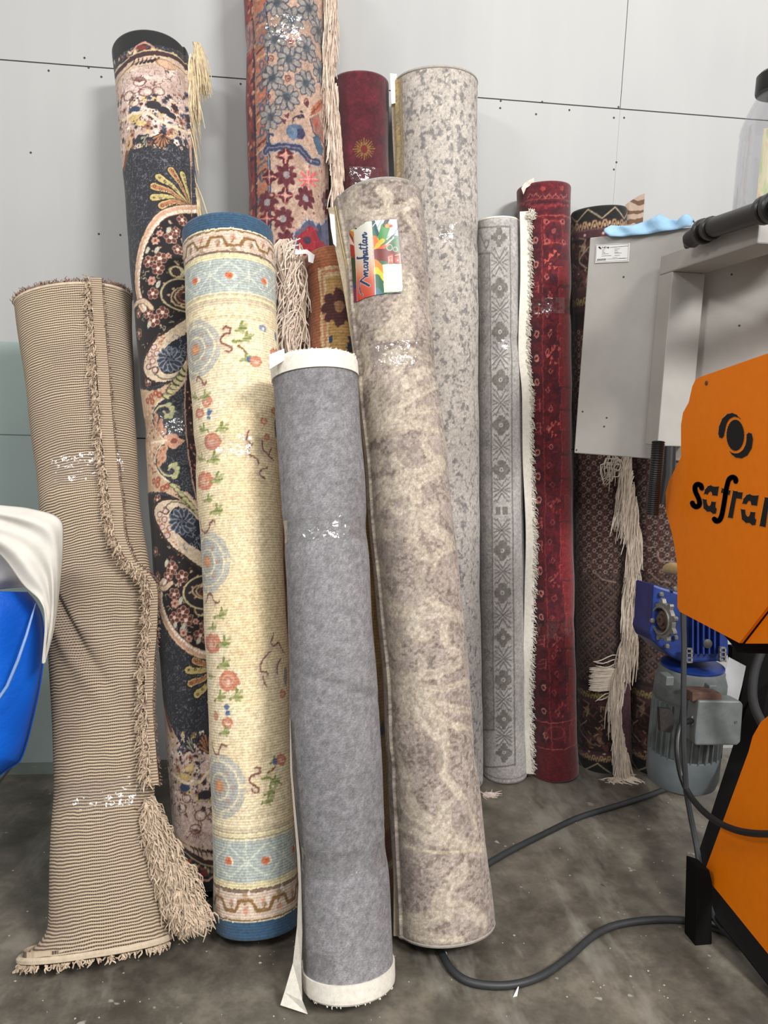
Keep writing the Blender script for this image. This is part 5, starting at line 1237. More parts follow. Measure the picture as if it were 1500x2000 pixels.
def I_extra():
    r=SEP['I']; root=ROOT['I']; rg=np.random.RandomState(23)
    def at(x,y,off): return on_plane(x,y,r.yb,r.k)+r.N0*off
    # curled pale corner at the top right
    cm=Mat('pale_scroll_face',rough=.9); v=coords(cm); w=cm.n('ShaderNodeTexWave',wave_type='RINGS'); w.inputs['Scale'].default_value=9; w.inputs['Distortion'].default_value=6; w.inputs['Detail Scale'].default_value=2; cm.l(v,w.inputs['Vector']); cm.l(ramp(cm,w.outputs['Fac'],[(.25,(126,96,80)),(.5,(206,182,164))]),cm.b.inputs['Base Color'])
    V=[];F=[]; xs=[1214,1219,1226,1232,1239]; tops=[404,400,395,391,389]
    for i,(x,t) in enumerate(zip(xs,tops)):
        for q in range(4): V.append(at(x-q*.5,t+q*26,.03+.012*i*(1-q*.1)))
    for i in range(4):
        for q in range(3): a=i*4+q; F.append((a,a+1,a+5,a+4))
    o=mesh('curled_corner',V,F,cm.m,root); so=o.modifiers.new('t','SOLIDIFY'); so.thickness=.006
    side([(1207,892),(1208,960),(1209,1040),(1210,1130),(1211,1230),(1212,1330),(1214,1420),(1216,1492)],7,'edge_binding',plain('plum_binding',(96,70,78),.9,0,.15,60),.05,'I',.005,root)
    side([(1190,1290),(1192,1360),(1194,1430),(1198,1490)],18,'purple_border',plain('purple_border',(84,56,64),.95,0,.25,40),.075,'I',.003,root)
    it=[]
    def fr(path,wid,n,L0,L1,dx,off=.10,curl=.12):
        S=spline(path,10)
        for i in range(n):
            f=(i+rg.rand())/n*(len(S)-1.01); p=S[int(f)]+(S[int(f)+1]-S[int(f)])*(f%1); it.append((at(p[0]+rg.uniform(-wid,wid),p[1]+rg.uniform(-4,4),off+rg.uniform(0,.014)),(rg.normal(dx,.12),rg.normal(-.08,.1),-1),rg.uniform(L0,L1)*.8,.7,curl*.4))
    fr([(1202,872),(1204,930),(1206,960)],8,220,.08,.14,-.15); fr([(1212,960),(1214,1000),(1222,1040)],7,150,.08,.13,.05); fr([(1212,1040),(1214,1100),(1216,1140)],9,200,.08,.13,-.02)
    fr([(1206,1120),(1208,1180),(1206,1230)],8,200,.08,.14,.02); fr([(1200,1220),(1192,1270),(1184,1300),(1180,1320)],8,200,.07,.12,-.1); fr([(1178,1320),(1184,1380),(1190,1440)],6,180,.08,.13,.12); fr([(1188,1400),(1196,1440),(1200,1460)],7,140,.10,.15,.1)
    # hank wrapped across the roll and stray ends
    for i in range(110):
        y=1287+rg.uniform(0,42); P=at(1183+rg.uniform(-6,4),y,.105); it.append((P,(-1,.12+rg.normal(0,.03),rg.normal(0,.03)),rg.uniform(.085,.095),.02,.02))
    for i in range(12): it.append((at(1186,1262+i*7,.10),(-1,.1,rg.normal(.0,.1)),rg.uniform(.07,.1),.2,.1))
    for i in range(46): it.append((at(1176+rg.uniform(-5,20),1500+rg.uniform(-4,4),.12),(rg.normal(.0,.7),-.5,-.6),rg.uniform(.05,.10),.4,.15))
    for i in range(22): it.append((at(1188,896+rg.uniform(-4,6),.11),(-.8+rg.normal(0,.3),-.25,-.4+rg.normal(0,.35)),rg.uniform(.05,.08),.5,.35))
    strands('fringe',it,plain('long_fringe',(232,218,202),.95,0,.08,60),root,.0022,3,6)
    # J's wrapped hank
    rj=SEP['J']; it=[]
    for i in range(70):
        y=(1280 if i%2 else 1314)+rg.uniform(0,22); P=on_plane(1312+rg.uniform(-3,3),y,rj.yb,rj.k)+rj.N0*.11; it.append((P,(-1,.15,rg.normal(0,.06)),rg.uniform(.04,.055),.02,.03))
    strands('fringe',it,m_white,ROOT['J'],.0018,3,4)
I_extra()
# ------------------------------------------------------------------ machine at the right
m_gsheet=plain('grey_sheet_steel',(176,173,168),.5,0,.05,6,.02)
m_orange=plain('orange_paint',(255,132,0),.55,0,.03,40,.05,Specular_IOR_Level=.25)
m_orim=plain('cut_edge_orange',(238,150,80),.6,0,.05,40)
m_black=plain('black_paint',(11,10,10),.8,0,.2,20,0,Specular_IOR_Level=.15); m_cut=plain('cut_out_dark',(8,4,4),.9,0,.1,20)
m_rubber=plain('black_rubber',(30,30,31),.38,0,.12,40); m_cable=plain('cable_grey',(50,52,55),.5,0,.1,40)
m_blue=plain('blue_casting',(24,50,120),.4,0,.2,25,.1); m_motor=plain('motor_grey',(104,110,110),.5,0,.12,25,.1)
m_alu=plain('cast_aluminium',(150,148,142),.4,.6,.12,60); m_steel=plain('worn_steel',(120,104,90),.35,.8,.25,60); m_chrome=plain('chrome',(215,215,215),.2,1,.05,40)
m_rust=plain('dusty_rust',(86,62,52),.85,0,.3,50)
MC=thing('industrial_machine','orange and grey machine with a cut-out logo plate, blue gearbox and black legs','machine')
P0=at_depth(1152,464,2.37); d_=ray(1351,443.6); P1=CAM+d_*((P0[2]-CAM[2])/d_[2]); uu=P1-P0; uu/=np.linalg.norm(uu); nn=np.cross(uu,[0,0,1.0]); nn=nn if nn[1]<0 else -nn
def on_pl(x,y,p,n): d=ray(x,y); return CAM+d*(np.dot(p-CAM,n)/np.dot(d,n))
PB=on_pl(1121,885,P0,nn); PR=on_pl(1570,440,P0,nn); wd=np.dot(PR-P0,uu)
A_=P0; B_=P0+uu*wd; C_=B_.copy(); C_[2]=PB[2]; D_=PB
mb=MB(); mb.prism([A_,B_,C_,D_],-nn*.045); cabinet=mb.build('cabinet_back',m_gsheet,MC,bev=.003)
mb=MB()
for (x,y) in [(1218,541),(1185,816),(1180,833),(1126,879),(1138,804),(1429,536),(1444,636),(1130,536)]: mb.lathe([(0,0),(.0032,0),(.0026,.0008),(0,.001)],on_pl(x,y,P0,nn),nn,8)
mb.build('rivets',m_seam,cabinet)['kind']='stuff'
XA=1.03
nearc=on_x(1313,530,XA); farc=on_x(1290,500,XA); zt=on_x(1290,500,XA)[2]; zin=nearc[2]; yn=nearc[1]; yf=farc[1]
yend=on_x(1482,443,XA)[1]; xr=on_y(1378,532,yn)[0]; zpb=on_x(1276,870,XA)[2]
print('arm',zt,on_x(1482,443,XA)[2],zin,on_x(1482,488,XA)[2],'y',yf,yn,yend,'xr',xr)
mb=MB(); mb.box((XA,yf,zpb),(xr,yn,zin)); mb.build('frame_post',m_gsheet,MC,bev=.003)
mb=MB(); mb.box((XA,yf,zin),(xr,yend,zt)); arm=mb.build('frame_arm',m_gsheet,MC,bev=.004)
mb=MB(); mb.box((xr+.0005,yend+.07,zin+.002),(xr+.42,yend,zt-.001)); mb.build('frame_arm',plain('lit_sheet_steel',(196,192,186),.5,0,.04,8),MC,bev=.004)  # paler copy of the grey steel, the lit front face put into its colour
# sticker
def onp(x,y,o=.002): return on_pl(x,y,P0,nn)+nn*o
mb=MB(); mb.prism([onp(1165,478),onp(1231,475),onp(1229,511),onp(1163,514)],nn*.0006); stick=mb.build('rating_plate',m_paper,MC)
def strip(mb,P,w,f,lift=.0):
    """flat stroke of photo width w along photo points P, laid on the surface given by f"""
    P=[np.array(p,float) for p in P]
    for i in range(len(P)):
        q=[P[i]+w/2*np.array([math.cos(a),math.sin(a)]) for a in np.linspace(0,2*math.pi,9)[:-1]]
        mb.add([f(*p) for p in q],[tuple(range(8))])
        if i+1<len(P):
            t=P[i+1]-P[i]; L=np.hypot(*t)
            if L<1e-6: continue
            n_=np.array([-t[1],t[0]])/L*w/2; mb.add([f(*(P[i]+n_)),f(*(P[i+1]+n_)),f(*(P[i+1]-n_)),f(*(P[i]-n_))],[(0,1,2,3)])
f_st=lambda x,y:onp(x,y,.0032)
mb=MB(); rg=np.random.RandomState(1)
def sk(P,w=.6): strip(mb,[(1130+x/4.054,380+y/4.054) for x,y in P],w,f_st)
sk([(146,402),(398,391),(394,522),(140,534),(146,402)],.35)
sk([(163,418),(172,425),(180,430)],2.0); sk([(170,414),(176,420)],1.2)
X0=188
for g in [[(8,-8),(0,-6),(6,0),(0,6)],[(20,-6),(14,0),(20,6),(22,-6),(22,6)],[(34,-12),(29,-8),(28,12)],[(25,-4),(34,-5)],[(38,6),(38,-6),(43,-6)],[(52,-6),(46,0),(52,6),(53,-6),(54,6)],[(57,6),(57,-5),(61,-7),(62,5)]]: sk([(X0+x*.9,421+y*.9) for x,y in g],.55)
sk([(252,420),(395,408)],.5)
for (x0,x1,y) in [(190,208,440),(288,330,432),(190,206,452),(288,312,445),(190,214,462),(288,320,458),(188,240,472),(288,345,466),(184,262,488),(288,330,484),(230,390,512),(272,310,500),(320,372,506)]: sk([(x0,y),(x1,y-(x1-x0)*.05)],.45)
for i in range(8): sk([(152+i*9,524-i*.5),(156+i*9,512-i*.5)],1.1)
mb.build('rating_text',m_cut,stick)
# rubber handle on the arm
xh=XA-.03
hp=[on_x(x,y,xh) for x,y in spline([(1340,483),(1348,470),(1362,458),(1385,447),(1440,429),(1500,409),(1560,388)],6)]
hr=np.full(len(hp),.0235); hr[:8]=np.linspace(.006,.0235,8); mb=MB(); mb.tube(hp,hr,14); hnd=mb.build('rubber_hose',m_rubber,MC,smooth=True)
for (x,y,r_) in [(1374,452,.031),(1389,446,.028),(1496,410,.031),(1512,405,.033)]:
    mb=MB(); c=on_x(x,y,xh); t=on_x(x+12,y-4,xh)-c; t/=np.linalg.norm(t); mb.lathe([(.02,-.010),(r_-.003,-.010),(r_,-.007),(r_,.007),(r_-.003,.010),(.02,.010)],c,t,20); mb.build('hose_clamp',m_rubber,hnd,smooth=True)
# corrugated conduit
def conduit(pts,r,name):
    S=spline(pts,26); T=np.r_[0,np.cumsum(np.linalg.norm(np.diff(S,axis=0),axis=1))]; n=int(T[-1]/.0028); q=np.linspace(0,T[-1],n); P=np.stack([np.interp(q,T,S[:,k]) for k in range(3)],1)
    mb=MB(); mb.tube(P,np.where(np.arange(n)%2,r,r*.86),14); return mb.build(name,m_rubber,MC)
conduit([at_depth(1286,862,2.02),at_depth(1283,900,2.02),at_depth(1278,950,2.04),at_depth(1274,1004,2.06)],.0175,'corrugated_conduit')
mb=MB(); mb.tube([at_depth(1308,872,2.14),at_depth(1306,930,2.14),at_depth(1298,985,2.14)],.017,12); mb.build('rubber_hose',m_rubber,MC,smooth=True)
# upper orange plates with cut-outs
XP=1.0
def f_x(X): return lambda x,y:on_x(x,y,X)
out=[(1590,655),(1500,690),(1368,736),(1358,742),(1352,755),(1345,786),(1334,806),(1330,830),(1330,893),(1306,940),(1300,962),(1301,1000),(1312,1040),(1318,1070),(1323,1110),(1323,1186),(1328,1195),(1444,1256),(1500,1184),(1590,1065)]
mb=MB(); mb.prism([on_x(x,y,XP) for x,y in out],(.008,0,0)); plate=mb.build('side_plate',m_orange,MC); plate['label']='orange plate with cut-out name and round emblem'
mb=MB(); mb.prism([on_x(x,y,XP+.012) for x,y in [(1455,1257),(1505,1192),(1590,1080),(1590,1262),(1500,1257)]],(.008,0,0)); mb.build('side_plate',m_orange,MC)
cp=lambda P:[(1300+x/7.145,780+y/7.145) for x,y in P]
def glyphs(mb,grow,f):
    def pol(P,cl=True):
        Q=cp(P)
        if grow:
            strip(mb,Q+[Q[0]],grow*2,f)
        V=[f(*p) for p in Q]; mb.add(V,[tuple(range(len(V)))])
    def stk(P,w): strip(mb,spline(cp(P),6),w/7.145+grow*2,f)
    stk([(505,1245),(490,1200),(445,1185),(412,1215),(415,1285),(445,1350),(472,1420),(468,1478),(425,1500),(385,1475),(372,1440)],62)
    a_up=[(535,1318),(550,1260),(590,1212),(630,1198),(665,1218),(742,1216),(722,1346),(652,1338),(640,1288),(612,1284),(585,1326)]
    a_lo=[(515,1390),(570,1400),(574,1450),(600,1492),(625,1480),(640,1425),(700,1432),(692,1500),(712,1530),(700,1592),(660,1596),(620,1562),(580,1568),(530,1520)]
    a2=lambda P:[(1070+(x-535)*1.09,1452+(y-1318)*1.09) for x,y in P]
    for P in (a_up,a_lo,a2(a_up),a2(a_lo)): pol(P)
    stk([(978,1150),(975,1110),(935,1085),(885,1115),(858,1200),(838,1300)],62); stk([(838,1300),(815,1450),(785,1610),(755,1680),(710,1700),(675,1665)],64)
    pol([(785,1240),(905,1275),(890,1335),(772,1300)])
    pol([(942,1275),(1000,1283),(935,1658),(868,1648)]); pol([(990,1290),(1074,1300),(1060,1390),(985,1380)])
    pol([(1385,1368),(1450,1372),(1392,1782),(1310,1766)]); pol([(1440,1385),(1540,1400),(1600,1440),(1540,1500),(1430,1470)]); pol([(1530,1430),(1610,1440),(1560,1850),(1480,1830)])
    pol([(972+122*math.cos(a),500+215*math.sin(a)) for a in np.linspace(0,2*math.pi,33)[:-1]])
    pol([(735,480),(745,380),(790,270),(860,205),(930,190),(990,215),(1045,272),(1000,248),(950,240),(890,270),(850,335),(828,430),(812,510),(785,542),(750,530)])
    pol([(1130,490),(1160,462),(1200,480),(1218,560),(1200,680),(1140,780),(1060,822),(980,812),(925,770),(890,725),(950,755),(1020,750),(1080,705),(1120,620),(1130,540)])
g=MB(); glyphs(g,.9,f_x(XP-.0006)); g.build('cut_edge',m_orim,plate)
g=MB(); glyphs(g,0,f_x(XP-.0014)); o=g.build('lettering',m_cut,plate); o['label']='dark cut-out lettering and emblem'  # black inlays stand in for the shade inside the cut-through openings
mb=MB(); mb.lathe([(0,0),(.006,0),(.005,.002),(0,.002)],on_x(1380,748,XP-.0005),(-1,0,0),12); mb.build('rivet',m_rust,plate)
mb=MB(); mb.box((1.38,yend+.004,0),(1.43,yend+.064,zin+.002)); mb.build('frame_post',m_black,MC,bev=.003)
# gearbox
GX=2.2
G=lambda x,y,o=0:at_depth(x,y,GX+o)
mb=MB(); mb.prism([G(1276,1140,.02),G(1292,1146,.02),G(1345,1162,.02),G(1420,1170,.02),G(1425,1280,.02),G(1408,1292,.02),G(1340,1296,.02),G(1312,1284,.02),G(1275,1252,.02),G(1268,1235,.02),G(1272,1218,.02)],CF*.16)
gear=mb.build('gearbox',m_blue,MC,bev=.008)
for x in (1352,1362,1373,1384,1395,1406): 
    mb=MB(); mb.prism([G(x,1185,.0),G(x+3,1185,.0),G(x+3,1278,.0),G(x,1278,.0)],CF*.03); mb.build('cooling_rib',m_blue,gear)
ax_=-0.25*CF-0.97*CR; ax_/=np.linalg.norm(ax_)
c0=G(1299,1211,-.005)
def star(mb,c,ax,R0,R1,n,th,hole):
    u=np.cross(ax,[0,0,1]); u/=np.linalg.norm(u); w=np.cross(ax,u); N=n*8; V=[];
    for k in range(N):
        a=2*math.pi*k/N; r=R0+(R1-R0)*max(0,math.cos(n*a))**.7*1.0 if math.cos(n*a)>0 else R0
        for (rr,h) in ((r,0),(r,th),(hole,th),(hole,0)): V.append(c+ax*h+rr*(math.cos(a)*u+math.sin(a)*w))
    F=[]
    for k in range(N):
        a,b=4*k,4*((k+1)%N)
        for q in range(4): F.append((a+q,b+q,b+(q+1)%4,a+(q+1)%4))
    mb.add(V,F)
mb=MB(); star(mb,c0,ax_,.050,.063,9,.012,.040); fl_=mb.build('output_flange',m_alu,gear)
mb=MB(); star(mb,c0+ax_*.012,ax_,.0405,.0405,9,.006,.036); mb.build('flange_lip',m_alu,gear)
mb=MB(); mb.lathe([(0,-.004),(.038,-.004),(.038,.002),(.027,.004),(.026,.010),(.017,.012),(.016,.018),(.006,.018),(.006,.013),(0,.013)],c0,ax_,24); mb.build('output_hub',m_steel,gear,smooth=True)
for (x,y) in [(1294,1161),(1322,1245),(1276,1212),(1305,1262),(1320,1150)]:
    mb=MB(); mb.lathe([(0,0),(.0075,0),(.0075,.006),(.005,.009),(0,.009)],G(x,y,.012),ax_,6); mb.build('bolt',m_alu,gear)
for x in (1340,1406):
    y0=1266 if x==1340 else 1264
    mb=MB()
    for (xa,ya,xb,yb) in [(x,y0,x+3,y0+29),(x+10,y0,x+13,y0+29),(x,y0,x+13,y0+3),(x,y0+9,x+13,y0+11),(x,y0+18,x+13,y0+20),(x,y0+26,x+13,y0+29)]: mb.prism([G(xa,ya,-.02),G(xb,ya,-.02),G(xb,yb,-.02),G(xa,yb,-.02)],CF*.012)
    mb.build('bracket',m_alu,gear)
mb=MB(); mb.lathe([(0,0),(.013,0),(.013,.012),(.006,.014),(0,.014)],G(1379,1256,.01),-CF,16); mb.build('plug',plain('oil_plug',(70,70,70),.5,.3),gear,smooth=True)
# motor, hanging upright below the gearbox
up=np.array([0,0,1.0]); mt0=G(1352,1298,.10); mb0=G(1352,1430,.10); base=mt0.copy()
sc_=2.3/F_PX
def z_at(y): return on_pl(1352,y,mt0,CF*np.array([1,1,0]))[2]
zT,zB=z_at(1298),z_at(1535)
motor=MB(); motor.lathe([(0,0),(.088,0),(.094,-.012),(.094,-.02),(.102,-.045),(.104,-.09),(.098,-.10),(.094,-.11),(.094,-.27),(0,-.27)],(base[0],base[1],zT),up,40); motor=motor.build('motor',m_motor,MC,smooth=True)
mb=MB(); mb.lathe([(.05,-.004),(.090,-.004),(.091,-.002),(.091,.003),(.088,.005),(.05,.005)],(base[0],base[1],zT-.002),up,40); mb.build('blue_rim',m_blue,motor,smooth=True)
mb=MB(); mb.lathe([(0,-.0),(.102,0),(.105,-.005),(.105,-.075),(.098,-.100),(.07,-.118),(0,-.120)],(base[0],base[1],zB+.120),up,40); mb.build('fan_cover',plain('cover_grey',(100,108,112),.45,0,.06,20),motor,smooth=True)
for k in range(30):
    a=2*math.pi*k/30; dr=np.array([math.cos(a),math.sin(a),0]); tt=np.array([-math.sin(a),math.cos(a),0]); c=np.array([base[0],base[1],0])
    za,zb=zB+.118,zT-.105
    mb=MB(); mb.prism([c+dr*.090+tt*.0022+up*za,c+dr*.106+tt*.0016+up*za,c+dr*.106-tt*.0016+up*za,c+dr*.090-tt*.0022+up*za],up*(zb-za)); mb.build('cooling_fin',m_motor,motor)
for (x,y) in [(1305,1328),(1388,1345)]:
    mb=MB(); p=on_pl(x,y,base-CF*.10,CF); mb.box(p-np.array([.012,.012,.014]),p+np.array([.012,.03,.014])); mb.build('lug',m_motor,motor,bev=.003)
T_=lambda x,y,o=0:at_depth(x,y,2.12+o)
mb=MB(); mb.prism([T_(1364,1368),T_(1446,1369),T_(1452,1376),T_(1447,1450),T_(1440,1456),T_(1358,1456),T_(1357,1440)],CF*.07); tb=mb.build('terminal_box',m_motor,motor,bev=.005)
mb=MB(); mb.lathe([(0,0),(.0035,0),(.0035,.002),(0,.002)],T_(1437,1410,-.001),-CF,10); mb.build('screw',m_chrome,motor)
mb=MB(); mb.lathe([(0,0),(.013,0),(.016,.004),(.016,.014),(.012,.018),(.012,.026),(0,.026)],T_(1362,1408,.03),-CR,8); mb.build('cable_gland',m_chrome,motor,smooth=True)
mb=MB(); mb.prism([at_depth(x,y,2.16) for x,y in [(1288,1383),(1312,1386),(1318,1408),(1312,1432),(1290,1428)]],CF*.02); mb.build('nameplate',plain('sooty_plate',(30,24,24),.6,0,.5,120),motor)
mb=MB(); mb.prism([at_depth(x,y,2.13) for x,y in [(1352,1352),(1410,1354),(1412,1372),(1364,1368),(1352,1372)]],CF*.08); mb.build('dusty_ledge',m_rust,motor,bev=.004)
# lower frame and plate
L1,L2,L3=at_depth(1378,1700,2.06),at_depth(1500,1862,1.85),at_depth(1466,1450,2.22); ln_=np.cross(L2-L1,L3-L1); ln_/=np.linalg.norm(ln_); ln_=ln_ if np.dot(ln_,CF)<0 else -ln_
f_l=lambda x,y,o=0:on_pl(x,y,L1,ln_)+ln_*o
mb=MB(); mb.prism([on_x(x,y,1.08) for x,y in [(1590,1350),(1508,1392),(1486,1410),(1470,1438),(1462,1468),(1379,1694),(1378,1712),(1500,1863),(1590,1975)]],(.006,0,0)); mb.build('lower_plate',m_orange,MC)
mb=MB(); mb.prism([f_l(x,y,-.008) for x,y in [(1352,1690),(1430,1450),(1452,1390),(1500,1240),(1540,1240),(1500,1340),(1484,1440),(1400,1700),(1384,1730)]],-ln_*.05); mb.build('leg',m_black,MC,bev=.003)
mb=MB(); mb.prism([f_l(x,y,-.008) for x,y in [(1366,1700),(1380,1700),(1500,1850),(1590,1960),(1590,2040),(1500,1926),(1392,1788),(1360,1770)]],-ln_*.045); mb.build('bottom_rail',m_black,MC,bev=.003)
ft=on_floor(1374,1846); fn=CF*np.array([1,1,0]); f_f=lambda x,y:on_pl(x,y,ft,fn)
mb=MB(); mb.prism([f_f(1362,1692),f_f(1386,1700),f_f(1392,1724),on_floor(1391,1845),on_floor(1358,1848)],on_floor(1336,1822)-on_floor(1358,1848)); mb.build('foot',m_black,MC,bev=.003)
mb=MB(); mb.prism([on_x(x,y,XP+.05) for x,y in [(1410,1236),(1432,1262),(1440,1275),(1600,1280),(1600,1040),(1500,1150)]],(.01,0,0)); mb.build('dark_interior_fill',m_black,MC)  # added black sheet, paints the dark seen through the gap between the plates
mb=MB(); mb.prism([at_depth(x,y,2.32) for x,y in [(1430,1262),(1600,1262),(1600,1420),(1480,1420),(1455,1480),(1436,1440),(1446,1370),(1458,1300),(1430,1290)]],CF*.03); mb.build('dark_interior_fill',m_black,MC)  # black sheet standing in for the unlit inside of the machine
mb=MB(); mb.tube([at_depth(x,y,2.0) for x,y in spline([(1490,1262),(1474,1310),(1470,1360),(1482,1400),(1510,1440),(1560,1470)],8)],.012,10); mb.build('machine_cable',m_cable,MC,smooth=True)
mb=MB(); mb.prism([at_depth(x,y,2.26) for x,y in [(1423,1283),(1457,1301),(1449,1340),(1442,1368),(1418,1365),(1414,1340),(1413,1328)]],CF*.0008); mb.build('paper_note',plain('grey_white_paper',(206,208,212),.8,0,.02),MC)
mb=MB(); mb.tube([at_depth(x,y,dd) for x,y,dd in [(1305,1112,2.3),(1312,1110,2.25),(1340,1112,2.2)]],.017,12); mb.build('wooden_dowel',plain('pale_wood',(206,176,128),.7,0,.12,30),MC,smooth=True)
mb=MB(); mb.tube([np.maximum(at_depth(x,y,dd),[-9,-9,.012]) for x,y,dd in [(1334,1190,2.05),(1336,1260,2.04),(1335,1350,2.03),(1335,1450,2.03),(1340,1545,2.04),(1350,1600,2.05),(1360,1650,2.04),(1368,1700,2.0),(1378,1750,1.98),(1395,1795,1.99)]]+[on_floor(1424,1828,.012),on_floor(1450,1840,.012)],.0075,8); mb.build('motor_cable',m_cable,MC,smooth=True)
mb=MB(); mb.tube(spline([T_(1350,1408,.02),T_(1334,1412,.0),T_(1325,1430,-.02),T_(1323,1470,-.04),T_(1332,1520,-.06),T_(1352,1560,-.11),T_(1390,1598,-.21),T_(1440,1622,-.31),T_(1500,1629,-.42),T_(1560,1622,-.53)],6),.0082,10); mb.build('motor_cable',m_rubber,MC,smooth=True)
# ------------------------------------------------------------------ things about
# cables on the floor
def cable(P,r,label):
    S=[on_floor(x,y,r) for x,y in spline(P,8)]; mb=MB(); mb.tube(S,r,10); o=mb.build('floor_cable',m_cable,None,smooth=True); tag(o,label,'cable')
cable([(930,1702),(955,1686),(1000,1660),(1060,1630),(1130,1597),(1200,1575),(1260,1556),(1310,1537),(1350,1515),(1400,1498)],.0095,'dark grey cable running straight back across the floor to the motor')
cable([(850,1822),(858,1848),(866,1868),(885,1897),(915,1917),(960,1925),(1010,1922),(1060,1905),(1110,1870),(1155,1831),(1200,1808),(1270,1797),(1340,1798),(1392,1812),(1420,1824),(1450,1850)],.0095,'dark grey cable curling in an S on the floor past the machine leg')
# scraps
def scrap(P,label,z=.004):
    a=[on_floor(x,y,.001) for x,y in P]; a[0][2]=.012; mb=MB(); mb.prism(a,(0,0,.001)); tag(mb.build('paper_scrap',m_paper),label,'scrap')
scrap([(1014,1930),(1006,1938),(1002,1948),(1010,1946)],'white paper scrap below the curled floor cable')
scrap([(864,1863),(873,1861),(873,1870),(865,1871)],'small white scrap at the foot of the taupe leafy roll')
rg=np.random.RandomState(3); mb=MB()
for i in range(150):
    x=rg.uniform(0,1400); y=rg.uniform(1560,1995); p=on_floor(x,y,.0)
    if p[1]>-.25: continue
    s=rg.uniform(.0012,.0035); mb.prism([p+np.array([s*math.cos(a)*rg.uniform(.6,1.3),s*math.sin(a)*rg.uniform(.6,1.3),.0003]) for a in (0,1.5,3,4.6)],(0,0,.001))
o=mb.build('floor_specks',plain('specks',(170,166,158),.9,0,.3,200)); tag(o,'pale crumbs of dirt scattered over the concrete floor','dirt',kind='stuff')
# blue cloth on the cabinet
def cloth():
    n=60; xs=np.linspace(1183,1354,n); lo=np.interp(xs,[1183,1195,1220,1245,1270,1300,1330,1354],[455,463,463,461,458,453,448,444]); hi=np.interp(xs,[1183,1192,1215,1232,1250,1268,1280,1288,1296,1306,1325,1335,1343,1354],[446,439,441,441,434,429,424,417,421,427,430,420,417,428])
    V=[];F=[]; K=9
    for i,x in enumerate(xs):
        for k in range(K):
            t=k/(K-1); y=lo[i]+(hi[i]-lo[i])*min(1,t*1.7); off=.016-.02*t+.006*math.sin(i*.35+k*.6)*(1-abs(t-.5))
            p=on_pl(x,y,P0,nn)+nn*(off if t<.6 else off-(t-.6)*.10); 
            if t>.6: p[2]-=(t-.6)*.02
            V.append(p)
    for i in range(n-1):
        for k in range(K-1): a=i*K+k; F.append((a,a+K,a+K+1,a+1))
    mcl=plain('pale_blue_cloth',(160,200,232),.95,0,.06,40,.25)
    o=mesh('cleaning_cloth',V,F,mcl,smooth=True); s=o.modifiers.new('t','SOLIDIFY'); s.thickness=.003; tag(o,'pale blue cleaning cloth draped over the top of the grey sheet metal','cloth')
cloth()
